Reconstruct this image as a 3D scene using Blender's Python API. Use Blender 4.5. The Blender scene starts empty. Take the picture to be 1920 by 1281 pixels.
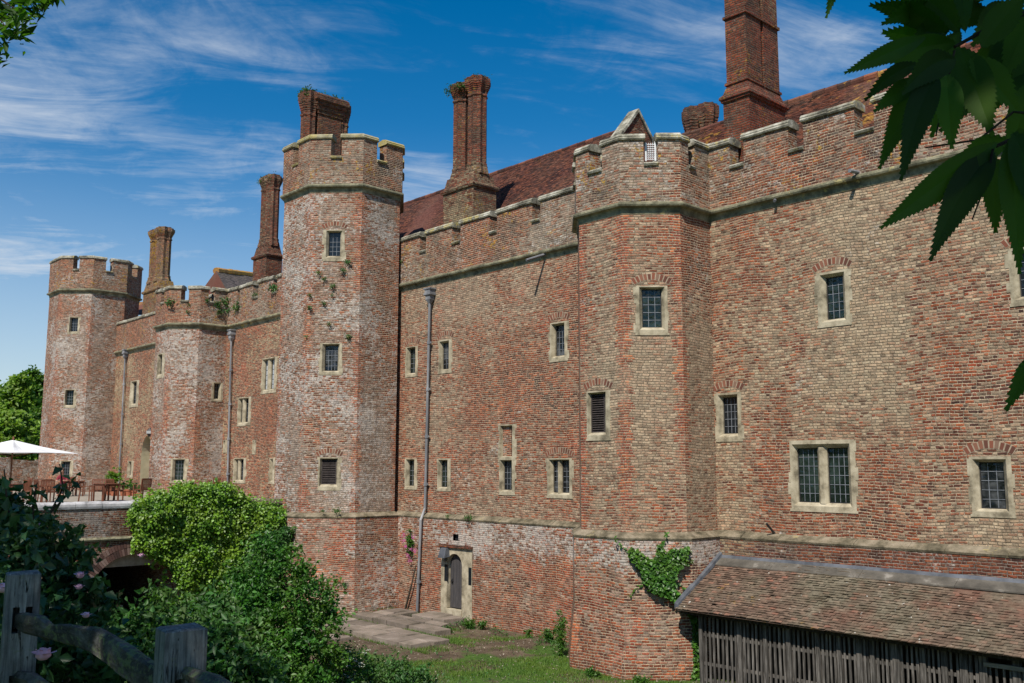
import bpy, math, random
import numpy as np
from mathutils import Vector, Matrix
R_ = math.radians
rnd = random.Random(7)
rng = np.random.default_rng(11)
sc = bpy.context.scene
COL = sc.collection

# ------------------------------------------------------------------ camera
CAMF, YAW, PITCH, ROLL = 1764.68, R_(42.5755), R_(7.5745), R_(0.1009)
F = np.array([-math.cos(YAW)*math.cos(PITCH), math.sin(YAW)*math.cos(PITCH), math.sin(PITCH)])
RT = np.cross(F, [0, 0, 1]); RT /= np.linalg.norm(RT); UP = np.cross(RT, F)
RT, UP = math.cos(ROLL)*RT + math.sin(ROLL)*UP, -math.sin(ROLL)*RT + math.cos(ROLL)*UP
cd = bpy.data.cameras.new("camera"); cam = bpy.data.objects.new("camera", cd); COL.objects.link(cam)
cam.matrix_world = Matrix(((RT[0], UP[0], -F[0], 0), (RT[1], UP[1], -F[1], 0), (RT[2], UP[2], -F[2], 0), (0, 0, 0, 1)))
cd.sensor_width = 36; cd.lens = CAMF/1920*36; cd.clip_end = 3000; cd.clip_start = 0.05
sc.camera = cam

# ------------------------------------------------------------------ sun, sky, exposure
SUN_AZ, SUN_EL = R_(27), R_(50)           # azimuth measured from -y towards +x
S = Vector((math.sin(SUN_AZ)*math.cos(SUN_EL), -math.cos(SUN_AZ)*math.cos(SUN_EL), math.sin(SUN_EL)))
sl = bpy.data.lights.new("sun", 'SUN'); sl.energy = 5.0; sl.angle = R_(0.5); sl.color = (1, .93, .82)
so = bpy.data.objects.new("sun", sl); COL.objects.link(so); so.rotation_euler = (-S).to_track_quat('-Z', 'Y').to_euler()
so.location = S*60
sc.view_settings.view_transform = 'Standard'; sc.view_settings.look = 'None'
sc.view_settings.gamma = 1; sc.view_settings.exposure = 0.14; sc.view_settings.use_curve_mapping = False

class NT:
    """small helper round a node tree"""
    def __init__(s, tree): s.t = tree; s.n = tree.nodes; s.l = tree.links
    def new(s, typ, **kw):
        n = s.n.new(typ)
        for k, v in kw.items(): setattr(n, k, v)
        return n
    def put(s, sock, v):
        if hasattr(v, 'is_output') or isinstance(v, bpy.types.NodeSocket): s.l.new(v, sock)
        elif isinstance(v, (tuple, list)) and len(v) == 3 and sock.type == 'RGBA': sock.default_value = (*v, 1)
        else: sock.default_value = v
    def m(s, op, a, b=0.0, c=0.0, clamp=False):
        n = s.n.new('ShaderNodeMath'); n.operation = op; n.use_clamp = clamp
        s.put(n.inputs[0], a); s.put(n.inputs[1], b)
        if op in ('MULTIPLY_ADD', 'SMOOTH_MIN'): s.put(n.inputs[2], c)
        return n.outputs[0]
    def mix(s, f, a, b, blend='MIX'):
        n = s.n.new('ShaderNodeMix'); n.data_type = 'RGBA'; n.blend_type = blend
        s.put(n.inputs[0], f); s.put(n.inputs[6], a); s.put(n.inputs[7], b)
        return n.outputs[2]
    def noise(s, vec, scale, detail=3, rough=.5, dist=0, dim='3D'):
        n = s.n.new('ShaderNodeTexNoise'); n.noise_dimensions = dim
        n.inputs['Scale'].default_value = scale; n.inputs['Detail'].default_value = detail
        n.inputs['Roughness'].default_value = rough; n.inputs['Distortion'].default_value = dist
        if vec is not None: s.l.new(vec, n.inputs['Vector'])
        return n.outputs[0]
    def step(s, x, a, b):
        n = s.n.new('ShaderNodeMapRange'); n.interpolation_type = 'SMOOTHSTEP'
        s.put(n.inputs[0], x); n.inputs[1].default_value = a; n.inputs[2].default_value = b
        return n.outputs[0]
    def ramp(s, x, stops, interp='LINEAR'):
        n = s.n.new('ShaderNodeValToRGB'); n.color_ramp.interpolation = interp
        e = n.color_ramp.elements
        while len(e) < len(stops): e.new(.5)
        for k, (p, c) in enumerate(stops): e[k].position = p; e[k].color = (*c, 1)
        s.put(n.inputs[0], x); return n.outputs[0]
    def comb(s, x, y, z=0.0):
        n = s.n.new('ShaderNodeCombineXYZ'); s.put(n.inputs[0], x); s.put(n.inputs[1], y); s.put(n.inputs[2], z)
        return n.outputs[0]
    def sep(s, v):
        n = s.n.new('ShaderNodeSeparateXYZ'); s.l.new(v, n.inputs[0]); return n.outputs
    def mapping(s, v, scale=(1, 1, 1), loc=(0, 0, 0), rot=(0, 0, 0)):
        n = s.n.new('ShaderNodeMapping'); s.l.new(v, n.inputs[0])
        n.inputs['Scale'].default_value = scale; n.inputs['Location'].default_value = loc; n.inputs['Rotation'].default_value = rot
        return n.outputs[0]

w = bpy.data.worlds.new("World"); sc.world = w; w.use_nodes = True
k = NT(w.node_tree); k.n.clear()
sky = k.new('ShaderNodeTexSky', sky_type='NISHITA', sun_disc=False)
sky.sun_elevation = SUN_EL; sky.sun_rotation = math.atan2(S.x, S.y); sky.air_density = 1.0; sky.dust_density = .35; sky.ozone_density = 3.0
hs = k.new('ShaderNodeHueSaturation'); hs.inputs['Saturation'].default_value = 1.46; hs.inputs['Value'].default_value = 1.24; hs.inputs['Hue'].default_value = .497
k.l.new(sky.outputs[0], hs.inputs['Color'])
tc = k.new('ShaderNodeTexCoord').outputs['Generated']
sx, sy, sz = k.sep(tc)
zz = k.m('MAXIMUM', k.m('ADD', sz, .13), .04)
px_, py_ = k.m('DIVIDE', sx, zz), k.m('DIVIDE', sy, zz)         # the flat layer of high cirrus
cv = k.mapping(k.comb(px_, py_), rot=(0, 0, R_(-62)))
warp = k.m('MULTIPLY', k.m('SUBTRACT', k.noise(cv, .6, 3), .5), 1.5)
cw_ = k.new('ShaderNodeVectorMath', operation='ADD'); k.l.new(cv, cw_.inputs[0]); k.l.new(k.comb(warp, k.m('MULTIPLY', warp, .5)), cw_.inputs[1]); cv = cw_.outputs[0]
c1 = k.noise(k.mapping(cv, scale=(.55, 1.5, 1), loc=(5.3, 1.1, 0)), 1.0, 10, .60, .35)
c2 = k.noise(k.mapping(cv, scale=(.5, .62, 1), loc=(2.2, 8.4, 0)), .9, 3, .5, .2)
c3 = k.noise(k.mapping(cv, scale=(1.2, 5.0, 1), loc=(1, 5, 0)), 1.2, 8, .65, .8)
c4 = k.noise(k.mapping(cv, loc=(4, 3, 0)), 6.5, 6, .65, .5)
cl = k.m('MULTIPLY_ADD', c2, .95, k.m('MULTIPLY', c1, .70))
cl = k.m('MULTIPLY_ADD', c3, .40, cl); cl = k.m('MULTIPLY_ADD', c4, .20, cl)
dens = k.step(cl, 1.09, 1.42)
dens = k.m('MULTIPLY', k.m('POWER', dens, 1.2), .9)
hz = k.step(sz, .36, -.02)                                      # thin veil low down
dens = k.m('MAXIMUM', dens, k.m('MULTIPLY', hz, .62))
out = k.mix(dens, hs.outputs[0], (7.2, 7.9, 8.8))
bg = k.new('ShaderNodeBackground'); bg.inputs['Strength'].default_value = .082
k.l.new(out, bg.inputs[0]); wo = k.new('ShaderNodeOutputWorld'); k.l.new(bg.outputs[0], wo.inputs[0])

# ------------------------------------------------------------------ measuring helpers (pixels of the 1920x1281 survey picture -> world)
def ray(x, y): return F*CAMF + RT*(x-960) - UP*(y-640.5)
def hity(x, y, Y): d = ray(x, y); return d*(Y/d[1])
def hitx(x, y, X): d = ray(x, y); return d*(X/d[0])
def hitz(x, y, Z): d = ray(x, y); return d*(Z/d[2])
def atd(x, y, d): return ray(x, y)/CAMF*d
GZ, TZ = -5.2, -1.45            # moat floor, terrace level

# ------------------------------------------------------------------ object helpers
class MB:
    def __init__(s): s.v = []; s.f = []; s.mi = []; s.cur = 0
    def add(s, vs, fs):
        b = len(s.v); s.v += [tuple(map(float, v)) for v in vs]
        for f in fs: s.f.append(tuple(b+i for i in f)); s.mi.append(s.cur)
    def quad(s, a, b, c, d): s.add([a, b, c, d], [(0, 1, 2, 3)])
    def box(s, x0, y0, z0, x1, y1, z1):
        s.hexa([(x0, y0, z0), (x1, y0, z0), (x1, y1, z0), (x0, y1, z0), (x0, y0, z1), (x1, y0, z1), (x1, y1, z1), (x0, y1, z1)])
    def hexa(s, p): s.add(p, [(3, 2, 1, 0), (4, 5, 6, 7), (0, 1, 5, 4), (1, 2, 6, 5), (2, 3, 7, 6), (3, 0, 4, 7)])
    def prism(s, poly, z0, z1, z1l=None):
        n = len(poly); s.add([(*p[:2], z0) for p in poly]+[(*p[:2], z1) for p in poly],
            [tuple(range(n-1, -1, -1)), tuple(range(n, 2*n))]+[(i, (i+1) % n, n+(i+1) % n, n+i) for i in range(n)])
    def loft(s, rings, cap=True):
        n = len(rings[0]); vs = [p for r in rings for p in r]; fs = []
        for j in range(len(rings)-1):
            for i in range(n): fs.append((j*n+i, j*n+(i+1) % n, (j+1)*n+(i+1) % n, (j+1)*n+i))
        if cap: fs += [tuple(range(n-1, -1, -1)), tuple(range(len(vs)-n, len(vs)))]
        s.add(vs, fs)
    def tube(s, pts, rad, n=6, cap=True):
        pts = [Vector(p) for p in pts]; rings = []
        if not isinstance(rad, (list, tuple)): rad = [rad]*len(pts)
        for i, p in enumerate(pts):
            d = (pts[min(i+1, len(pts)-1)]-pts[max(i-1, 0)]).normalized()
            a = d.cross(Vector((.13, .2, 1)) if abs(d.z) < .9 else Vector((1, .1, 0))).normalized(); b = d.cross(a)
            rings.append([p+(a*math.cos(t)+b*math.sin(t))*rad[i] for t in [2*math.pi*q/n for q in range(n)]])
        s.loft(rings, cap)
    def build(s, name, mat, parent=None, loc=None, smooth=False, uv=True):
        me = bpy.data.meshes.new(name); me.from_pydata(s.v, [], s.f)
        for m in (mat if isinstance(mat, (list, tuple)) else [mat]): me.materials.append(m)
        if any(s.mi): me.polygons.foreach_set('material_index', s.mi)
        me.update()
        if uv: auto_uv(me)
        if hasattr(s, 'inner'): me.attributes.new('inner', 'FLOAT', 'POINT').data.foreach_set('value', s.inner)
        if smooth: me.polygons.foreach_set('use_smooth', [True]*len(me.polygons))
        return link(name, me, parent)
def link(name, me, parent=None):
    o = bpy.data.objects.new(name, me); COL.objects.link(o)
    if parent is not None:
        o.parent = parent
        l = wloc(parent)
        o.matrix_parent_inverse = Matrix.Translation(-l)
    return o
def wloc(o):
    return o.location.copy() if o.parent is None else Vector((0, 0, 0))
def auto_uv(me):
    uvl = me.uv_layers.new(name='UVMap'); co = np.empty(len(me.vertices)*3); me.vertices.foreach_get('co', co); co = co.reshape(-1, 3)
    nl = len(me.loops); li = np.empty(nl, int); me.loops.foreach_get('vertex_index', li)
    ls = np.empty(len(me.polygons), int); lt = np.empty(len(me.polygons), int)
    me.polygons.foreach_get('loop_start', ls); me.polygons.foreach_get('loop_total', lt)
    nr = np.empty(len(me.polygons)*3); me.polygons.foreach_get('normal', nr); nr = nr.reshape(-1, 3)
    pn = np.repeat(nr, lt, axis=0); order = np.concatenate([np.arange(a, a+b) for a, b in zip(ls, lt)]) if len(ls) else np.array([], int)
    p = co[li[order]]
    tx, ty = -pn[:, 1], pn[:, 0]; L = np.hypot(tx, ty); vert = L > .5
    Ls = np.where(L < 1e-6, 1, L)
    u = np.where(vert, (p[:, 0]*tx+p[:, 1]*ty)/Ls, p[:, 0]); v = np.where(vert, p[:, 2], p[:, 1])
    uv = np.zeros((nl, 2)); uv[order, 0] = u; uv[order, 1] = v
    uvl.data.foreach_set('uv', uv.ravel())
def tag(o, label, cat, group=None, kind=None):
    if label: o['label'] = label
    if cat: o['category'] = cat
    if group: o['group'] = group
    if kind: o['kind'] = kind
    return o
def thing(name, loc, label, cat, group=None):
    o = bpy.data.objects.new(name, None); COL.objects.link(o); o.location = loc; o.empty_display_size = .2
    return tag(o, label, cat, group)

# ------------------------------------------------------------------ materials
def mat(name):
    m = bpy.data.materials.new(name); m.use_nodes = True; k = NT(m.node_tree); k.n.clear()
    o = k.new('ShaderNodeOutputMaterial'); b = k.new('ShaderNodeBsdfPrincipled'); k.l.new(b.outputs[0], o.inputs[0])
    k.b = b; k.o = o; b.inputs['Roughness'].default_value = .9; b.inputs['Specular IOR Level'].default_value = .25
    return m, k
def bump(k, h, dist=.01, strength=.8, nrm=None):
    b = k.new('ShaderNodeBump'); b.inputs['Distance'].default_value = dist; b.inputs['Strength'].default_value = strength
    k.l.new(h, b.inputs['Height'])
    if nrm is not None: k.l.new(nrm, b.inputs['Normal'])
    return b.outputs[0]
RED = [(.0, (.065, .036, .030)), (.2, (.14, .052, .034)), (.5, (.24, .066, .033)), (.75, (.31, .092, .040)), (.92, (.18, .105, .072)), (.97, (.10, .10, .10)), (1, (.36, .115, .05))]
def brick(name, cols=RED, mortar=(.54, .425, .30), pale=.5, palecol=(.50, .41, .26), white=.3, dark=.3, seed=0., red=.35, wscale=2.2, mul=1.0, orange=.0, lich=0., rough_b=1.0, quoin=False, whitez=None):
    m, k = mat(name)
    uv = k.new('ShaderNodeUVMap', uv_map='UVMap').outputs[0]; pos = k.new('ShaderNodeNewGeometry').outputs['Position']
    P = k.mapping(pos, loc=(seed, seed*.7, seed*.3))
    u, v, _ = k.sep(uv)
    wob = k.m('SUBTRACT', k.noise(P, .55, 3), .5); wob2 = k.m('SUBTRACT', k.noise(P, 9, 2), .5)
    v2 = k.m('ADD', k.m('MULTIPLY_ADD', wob, .24, v), k.m('MULTIPLY', wob2, .022))
    u2 = k.m('MULTIPLY_ADD', wob2, .02, u)
    rh, cw = .069, .300
    rv = k.m('DIVIDE', v2, rh); row = k.m('FLOOR', rv); fv = k.m('MULTIPLY', k.m('SUBTRACT', rv, row), rh)
    wn = k.new('ShaderNodeTexWhiteNoise', noise_dimensions='1D'); k.l.new(row, wn.inputs['W'])
    uu = k.m('ADD', k.m('MULTIPLY_ADD', row, .5, k.m('DIVIDE', u2, cw)), k.m('MULTIPLY', wn.outputs[0], .35))
    cell = k.m('FLOOR', uu); t = k.m('SUBTRACT', uu, cell)
    hd = k.m('GREATER_THAN', t, .655)
    idx = k.m('MULTIPLY_ADD', cell, 2.0, hd)
    tl = k.m('SUBTRACT', t, k.m('MULTIPLY', hd, .655)); wd = k.m('MULTIPLY_ADD', hd, -.31, .655)
    du = k.m('MULTIPLY', k.m('MINIMUM', tl, k.m('SUBTRACT', wd, tl)), cw)
    dv = k.m('MINIMUM', fv, k.m('SUBTRACT', rh, fv))
    d = k.m('ADD', k.m('MINIMUM', k.m('MULTIPLY', du, 1.35), dv), k.m('MULTIPLY', k.m('SUBTRACT', k.noise(P, 24, 2), .5), .019))
    bm = k.step(d, .0045, .0145)                      # 1 on the brick, 0 in the joint
    wn2 = k.new('ShaderNodeTexWhiteNoise', noise_dimensions='2D'); k.l.new(k.comb(idx, row), wn2.inputs['Vector'])
    r1 = wn2.outputs[0]; r2, r3, _b = k.sep(wn2.outputs[1])
    big = k.noise(P, .23, 5, .55); big2 = k.noise(k.mapping(P, loc=(31, 7, 3)), .5, 6, .6)
    big3 = k.noise(k.mapping(P, loc=(3, 17, 53)), .85, 7, .68); streak = k.noise(k.mapping(P, scale=(1, 1, .16), loc=(9, 4, 1)), 1.1, 5, .6)
    # the local mix of bricks slides along the ramp from wall patch to wall patch
    sel = k.m('ADD', k.m('MULTIPLY', k.m('POWER', r1, 1.15), .72), k.m('MULTIPLY', k.m('SUBTRACT', big2, .38), .8), clamp=True)
    c = k.ramp(sel, cols)
    redm = k.m('MULTIPLY', k.step(big3, .66-.25*red, .84-.25*red), .8)
    c = k.mix(redm, c, k.ramp(r2, [(0, (.25, .042, .022)), (1, (.40, .082, .036))]))
    if quoin:
        at = k.new('ShaderNodeAttribute', attribute_name='inner'); tooth = k.m('MODULO', k.m('ABSOLUTE', k.m('FLOOR', k.m('DIVIDE', row, 3.0))), 2.0)
        qd = k.m('SUBTRACT', at.outputs['Fac'], k.m('MULTIPLY_ADD', tooth, .10, k.m('MULTIPLY_ADD', r3, .10, .10)))
        qm = k.m('MULTIPLY', k.step(qd, .02, -.02), k.step(big2, .36, .52))
        c = k.mix(k.m('MULTIPLY', qm, .85), c, k.ramp(r2, [(0, (.20, .05, .032)), (.7, (.34, .085, .045)), (1, (.50, .16, .06))]))
    if orange: c = k.mix(k.m('MULTIPLY', k.step(k.noise(k.mapping(P, loc=(81, 3, 9)), .6, 4, .6), .70-.2*orange, .74-.2*orange), .85), c, k.ramp(r2, [(0, (.38, .09, .035)), (1, (.55, .16, .06))]))
    # pale weathered facing (old limewash and lichen), brick by brick
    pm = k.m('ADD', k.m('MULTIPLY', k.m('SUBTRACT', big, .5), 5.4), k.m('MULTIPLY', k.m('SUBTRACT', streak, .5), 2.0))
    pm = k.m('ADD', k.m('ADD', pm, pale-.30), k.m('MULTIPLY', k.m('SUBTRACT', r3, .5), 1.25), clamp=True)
    if quoin: pm = k.m('MULTIPLY', pm, k.m('MULTIPLY_ADD', qm, -.9, 1.0))
    pc = k.mix(r2, palecol, tuple(x*.80 for x in palecol))
    c = k.mix(k.m('MULTIPLY', pm, .78), c, pc)
    dk = k.m('MULTIPLY', k.step(k.noise(k.mapping(P, loc=(5, 91, 13)), .7, 7, .66), .60-.12*dark, .80-.1*dark), dark*1.5, clamp=True)
    c = k.mix(k.m('MULTIPLY', dk, .75), c, (.07, .052, .045))
    mc = k.mix(k.step(big2, .35, .7), mortar, tuple(x*.72 for x in mortar)); mc = k.mix(k.m('MULTIPLY', pm, .7), mc, (.20, .16, .11))  # joints in pale patches darkened: shade under the courses put into the mortar colour
    c = k.mix(1.0, c, k.ramp(_b, [(0, (.70, .70, .70)), (.5, (1, 1, 1)), (1, (1.2, 1.2, 1.2))]), 'MULTIPLY')
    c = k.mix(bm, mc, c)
    if white:
        ws = k.m('ADD', k.noise(P, wscale*4.5, 6, .75), k.m('MULTIPLY', k.m('SUBTRACT', r3, .5), .16)); wl = k.noise(k.mapping(P, loc=(61, 11, 23)), .42, 4, .6)
        if whitez: wl = k.m('ADD', wl, k.m('MULTIPLY', k.m('SUBTRACT', k.step(k.sep(pos)[2], whitez[0], whitez[1]), .5), whitez[2]))
        wv = k.m('MULTIPLY_ADD', wl, .9, ws); wm = k.step(wv, 1.20-.28*white, 1.36-.28*white)
        c = k.mix(k.m('MULTIPLY', wm, .8), c, (.50, .46, .42))
    if lich:
        lm = k.step(k.m('MULTIPLY_ADD', k.noise(P, 1.1, 3), .7, k.noise(P, 9, 4, .6)), 1.05-.25*lich, 1.15-.25*lich)
        c = k.mix(k.m('MULTIPLY', lm, .85), c, (.42, .25, .035))
    fine = k.noise(P, 60, 3, .7)
    c = k.mix(1.0, c, k.ramp(k.noise(P, 6.5, 7, .72), [(.32, (.45, .43, .42)), (.46, (.93, .93, .93)), (.68, (1.28, 1.26, 1.2))]), 'MULTIPLY')
    c = k.mix(.5, c, k.mix(1.0, c, k.ramp(fine, [(.25, (.55, .55, .55)), (.75, (1.45, 1.45, 1.45))]), 'MULTIPLY'))
    if mul != 1.0: c = k.mix(1.0, c, (mul, mul, mul), 'MULTIPLY')
    k.l.new(c, k.b.inputs['Base Color'])
    h = k.m('ADD', k.m('MULTIPLY_ADD', r2, .35, bm), k.m('MULTIPLY', k.noise(P, 22, 4, .7), .7*rough_b))
    n1 = bump(k, k.noise(P, 1.1, 5), .26, .6)
    k.l.new(bump(k, h, .026, 1.0, n1), k.b.inputs['Normal'])
    return m
def simple(name, stops, scale=3, detail=5, rough=.9, bmp=.004, spec=.25, streaky=(1, 1, 1), bscale=None, metal=0., island=0.):
    m, k = mat(name); pos = k.new('ShaderNodeNewGeometry').outputs['Position']
    tcn = k.new('ShaderNodeTexCoord').outputs['Object']
    n = k.noise(k.mapping(tcn, scale=streaky), scale, detail, .62)
    c = k.ramp(k.step(n, .25, .75), stops)
    if island:
        ri = k.new('ShaderNodeNewGeometry').outputs['Random Per Island']
        c = k.mix(1.0, c, k.ramp(ri, [(0, (1-island,)*3), (1, (1+island,)*3)]), 'MULTIPLY')
    k.l.new(c, k.b.inputs['Base Color']); k.b.inputs['Roughness'].default_value = rough; k.b.inputs['Specular IOR Level'].default_value = spec
    k.b.inputs['Metallic'].default_value = metal
    if bmp: k.l.new(bump(k, k.noise(k.mapping(tcn, scale=streaky), bscale or scale*4, 6, .7), bmp, .9), k.b.inputs['Normal'])
    return m
def leafmat(name, dark_, light, trans=.35, rough=.5, patch=.5):
    m, k = mat(name); g = k.new('ShaderNodeNewGeometry'); ri = g.outputs['Random Per Island']; pos = g.outputs['Position']
    c = k.ramp(ri, [(0, dark_), (.75, light), (1, tuple(x*1.35 for x in light))])
    c = k.mix(k.m('MULTIPLY', k.step(k.noise(pos, 1.6, 3), .4, .65), patch), c, tuple(x*.75+y*.1 for x, y in zip(light, (1.0, .8, .1))))
    k.l.new(c, k.b.inputs['Base Color']); k.b.inputs['Roughness'].default_value = rough; k.b.inputs['Specular IOR Level'].default_value = .4
    t = k.new('ShaderNodeBsdfTranslucent'); k.l.new(k.mix(1.0, c, (1.25, 1.5, .5), 'MULTIPLY'), t.inputs[0])
    mx = k.new('ShaderNodeMixShader'); mx.inputs[0].default_value = trans
    k.l.new(k.b.outputs[0], mx.inputs[1]); k.l.new(t.outputs[0], mx.inputs[2]); k.l.new(mx.outputs[0], k.o.inputs[0])
    return m

M = {}
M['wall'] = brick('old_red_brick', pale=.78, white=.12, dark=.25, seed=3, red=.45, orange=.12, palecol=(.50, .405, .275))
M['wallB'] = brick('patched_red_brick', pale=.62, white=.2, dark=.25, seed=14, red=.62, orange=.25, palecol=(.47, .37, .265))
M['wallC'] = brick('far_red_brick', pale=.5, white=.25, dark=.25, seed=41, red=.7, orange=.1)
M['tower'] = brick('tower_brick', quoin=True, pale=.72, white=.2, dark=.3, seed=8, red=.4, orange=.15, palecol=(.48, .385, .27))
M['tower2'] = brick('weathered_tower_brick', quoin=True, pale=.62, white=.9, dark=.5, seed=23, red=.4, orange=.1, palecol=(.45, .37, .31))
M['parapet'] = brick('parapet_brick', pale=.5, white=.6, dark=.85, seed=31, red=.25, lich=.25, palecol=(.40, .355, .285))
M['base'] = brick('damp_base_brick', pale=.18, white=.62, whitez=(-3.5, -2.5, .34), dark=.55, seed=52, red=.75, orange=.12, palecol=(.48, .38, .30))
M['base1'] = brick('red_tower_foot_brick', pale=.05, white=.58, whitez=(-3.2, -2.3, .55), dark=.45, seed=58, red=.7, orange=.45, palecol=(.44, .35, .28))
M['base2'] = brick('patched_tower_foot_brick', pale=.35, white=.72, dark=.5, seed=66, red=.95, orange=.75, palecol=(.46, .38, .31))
M['bridge'] = brick('dark_bridge_brick', pale=.25, white=1.0, dark=1.0, seed=63, red=.3, wscale=2.6, mul=.62)  # bridge brick darkened overall, with dense white speckle
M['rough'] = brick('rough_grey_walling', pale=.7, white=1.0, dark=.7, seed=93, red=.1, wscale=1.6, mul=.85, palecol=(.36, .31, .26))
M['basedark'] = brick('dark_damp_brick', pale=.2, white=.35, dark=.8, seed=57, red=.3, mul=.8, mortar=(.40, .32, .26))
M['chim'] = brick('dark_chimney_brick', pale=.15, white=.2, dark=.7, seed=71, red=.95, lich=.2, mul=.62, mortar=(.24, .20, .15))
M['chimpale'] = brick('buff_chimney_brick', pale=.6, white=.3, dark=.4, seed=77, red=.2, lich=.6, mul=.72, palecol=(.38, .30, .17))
M['stone'] = simple('weathered_sandstone', [(0, (.13, .11, .075)), (.4, (.33, .285, .20)), (1, (.52, .46, .34))], 3.2, 9, .95, .006)
def copestone(name, lich, base):
    m, k = mat(name); P = k.new('ShaderNodeNewGeometry').outputs['Position']
    c = k.ramp(k.step(k.noise(P, 2.5, 8, .7), .3, .72), base)
    lm = k.step(k.m('MULTIPLY_ADD', k.noise(P, .5, 3), .8, k.noise(P, 6, 5, .65)), 1.08-.3*lich, 1.2-.3*lich)
    c = k.mix(k.m('MULTIPLY', lm, .9), c, k.ramp(k.noise(P, 3, 2), [(.3, (.36, .28, .06)), (.7, (.42, .36, .18))]))
    k.l.new(c, k.b.inputs['Base Color']); k.l.new(bump(k, k.noise(P, 9, 7, .75), .03, .9), k.b.inputs['Normal']); return m
M['cope'] = copestone('lichened_coping_stone', .25, [(0, (.07, .065, .05)), (.45, (.25, .235, .18)), (1, (.52, .50, .42))])
M['cope2'] = copestone('yellow_lichened_coping', .75, [(0, (.13, .11, .07)), (.5, (.30, .27, .17)), (1, (.42, .39, .27))])
M['string'] = copestone('moulded_string_stone', .15, [(0, (.08, .075, .05)), (.5, (.20, .19, .125)), (1, (.34, .31, .21))])
M['mossy'] = copestone('mossy_plinth_stone', .1, [(0, (.06, .052, .032)), (.45, (.16, .135, .09)), (1, (.30, .25, .18))])
M['capping'] = simple('white_painted_capping', [(0, (.10, .10, .10)), (.35, (.36, .355, .36)), (1, (.58, .57, .58))], 3.5, 8, .9, .008)
M['lead'] = simple('grey_lead', [(0, (.04, .046, .056)), (1, (.12, .13, .15))], 3, 5, .55, .003, .5)
M['fillet'] = simple('dirty_grey_fillet', [(0, (.06, .055, .046)), (.75, (.125, .113, .095)), (1, (.26, .24, .21))], 2.5, 8, .95, .01)
M['iron'] = simple('grey_painted_iron', [(0, (.10, .105, .12)), (.6, (.20, .205, .22)), (1, (.36, .36, .37))], 2, 6, .55, .003, .5, (1, 1, .3))
M['leadbar'] = simple('window_lead_bar', [(0, (.12, .13, .15)), (1, (.24, .26, .29))], 9, 3, .5, 0, .5)
M['dark'] = simple('black_iron', [(0, (.012, .012, .014)), (1, (.03, .03, .032))], 9, 3, .5, 0, .5)
M['louvre'] = simple('dark_louvre_wood', [(0, (.035, .028, .028)), (1, (.07, .058, .055))], 9, 3, .6, 0, .3)
M['door'] = simple('grey_door_boards', [(0, (.040, .038, .042)), (1, (.085, .078, .078))], 5, 5, .75, .004, .3, (8, 8, .6))
M['oak'] = simple('weathered_oak', [(0, (.022, .020, .018)), (.5, (.085, .078, .070)), (1, (.19, .175, .16))], 3, 7, .95, .006, .2, (9, 9, .7), island=.25)
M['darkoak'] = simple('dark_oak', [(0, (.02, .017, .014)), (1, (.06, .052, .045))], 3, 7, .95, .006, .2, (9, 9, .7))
M['palewood'] = simple('pale_board', [(0, (.14, .12, .095)), (1, (.30, .27, .22))], 3, 7, .95, .006, .2, (.7, 9, 9))
m, k = mat('silvered_oak_post'); tcn = k.new('ShaderNodeTexCoord').outputs['Object']
g1 = k.noise(k.mapping(tcn, scale=(34, 34, 1.6)), 2.0, 7, .7, .4); g2 = k.noise(k.mapping(tcn, scale=(11, 11, .9)), 2.4, 4, .6, .8); g3 = k.noise(tcn, 7, 6, .7)
c = k.ramp(k.m('MULTIPLY_ADD', g3, .35, k.m('MULTIPLY', g1, .65)), [(.36, (.05, .052, .052)), (.48, (.15, .155, .155)), (.62, (.33, .335, .33))])
ck = k.step(k.m('ABSOLUTE', k.m('SUBTRACT', g2, .5)), .002, .012); ck = k.m('MAXIMUM', ck, k.step(g3, .56, .50)); c = k.mix(ck, (.03, .03, .028), c)
c = k.mix(k.m('MULTIPLY', k.step(k.noise(tcn, 16, 5, .7), .60, .68), .5), c, (.17, .20, .12))
k.l.new(c, k.b.inputs['Base Color']); k.l.new(bump(k, k.m('MULTIPLY_ADD', g1, .5, ck), .008, 1.0), k.b.inputs['Normal']); M['post'] = m
M['white'] = simple('white_paint', [(0, (.55, .57, .60)), (1, (.75, .77, .8))], 5, 3, .6, 0, .4)
M['canvas'] = simple('off_white_canvas', [(0, (.66, .66, .67)), (1, (.78, .78, .79))], 2, 3, .9, 0, .1)
M['teak'] = simple('teak', [(0, (.10, .035, .02)), (1, (.22, .085, .045))], 4, 5, .6, 0, .35, (5, 5, 1))
M['terra'] = simple('terracotta', [(0, (.28, .09, .045)), (1, (.42, .16, .09))], 9, 4, .9, 0)
M['slab'] = simple('worn_paving_stone', [(0, (.10, .085, .065)), (.35, (.18, .15, .12)), (.7, (.22, .18, .15)), (1, (.29, .245, .205))], 1.4, 9, .95, .02, .2, island=.28)
M['pale'] = simple('pale_limewashed_reveal', [(0, (.36, .34, .22)), (1, (.50, .47, .33))], 1.5, 5, .95, .004)
M['gravel'] = simple('terrace_gravel', [(0, (.22, .19, .15)), (1, (.38, .34, .28))], 5, 8, .95, .01)
M['bark'] = simple('grey_brown_bark', [(0, (.03, .024, .018)), (1, (.10, .08, .06))], 4, 6, .95, .02, .2, (4, 4, .6))
M['skin'] = simple('skin', [(0, (.40, .22, .16)), (1, (.48, .28, .2))], 5, 2, .6, 0)
M['maroon'] = simple('maroon_cloth', [(0, (.16, .02, .035)), (1, (.24, .035, .05))], 9, 2, .9, 0)
M['navy'] = simple('dark_cloth', [(0, (.02, .022, .03)), (1, (.04, .04, .05))], 9, 2, .9, 0)
M['hair'] = simple('brown_hair', [(0, (.04, .02, .012)), (1, (.08, .045, .03))], 9, 2, .7, 0)
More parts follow.
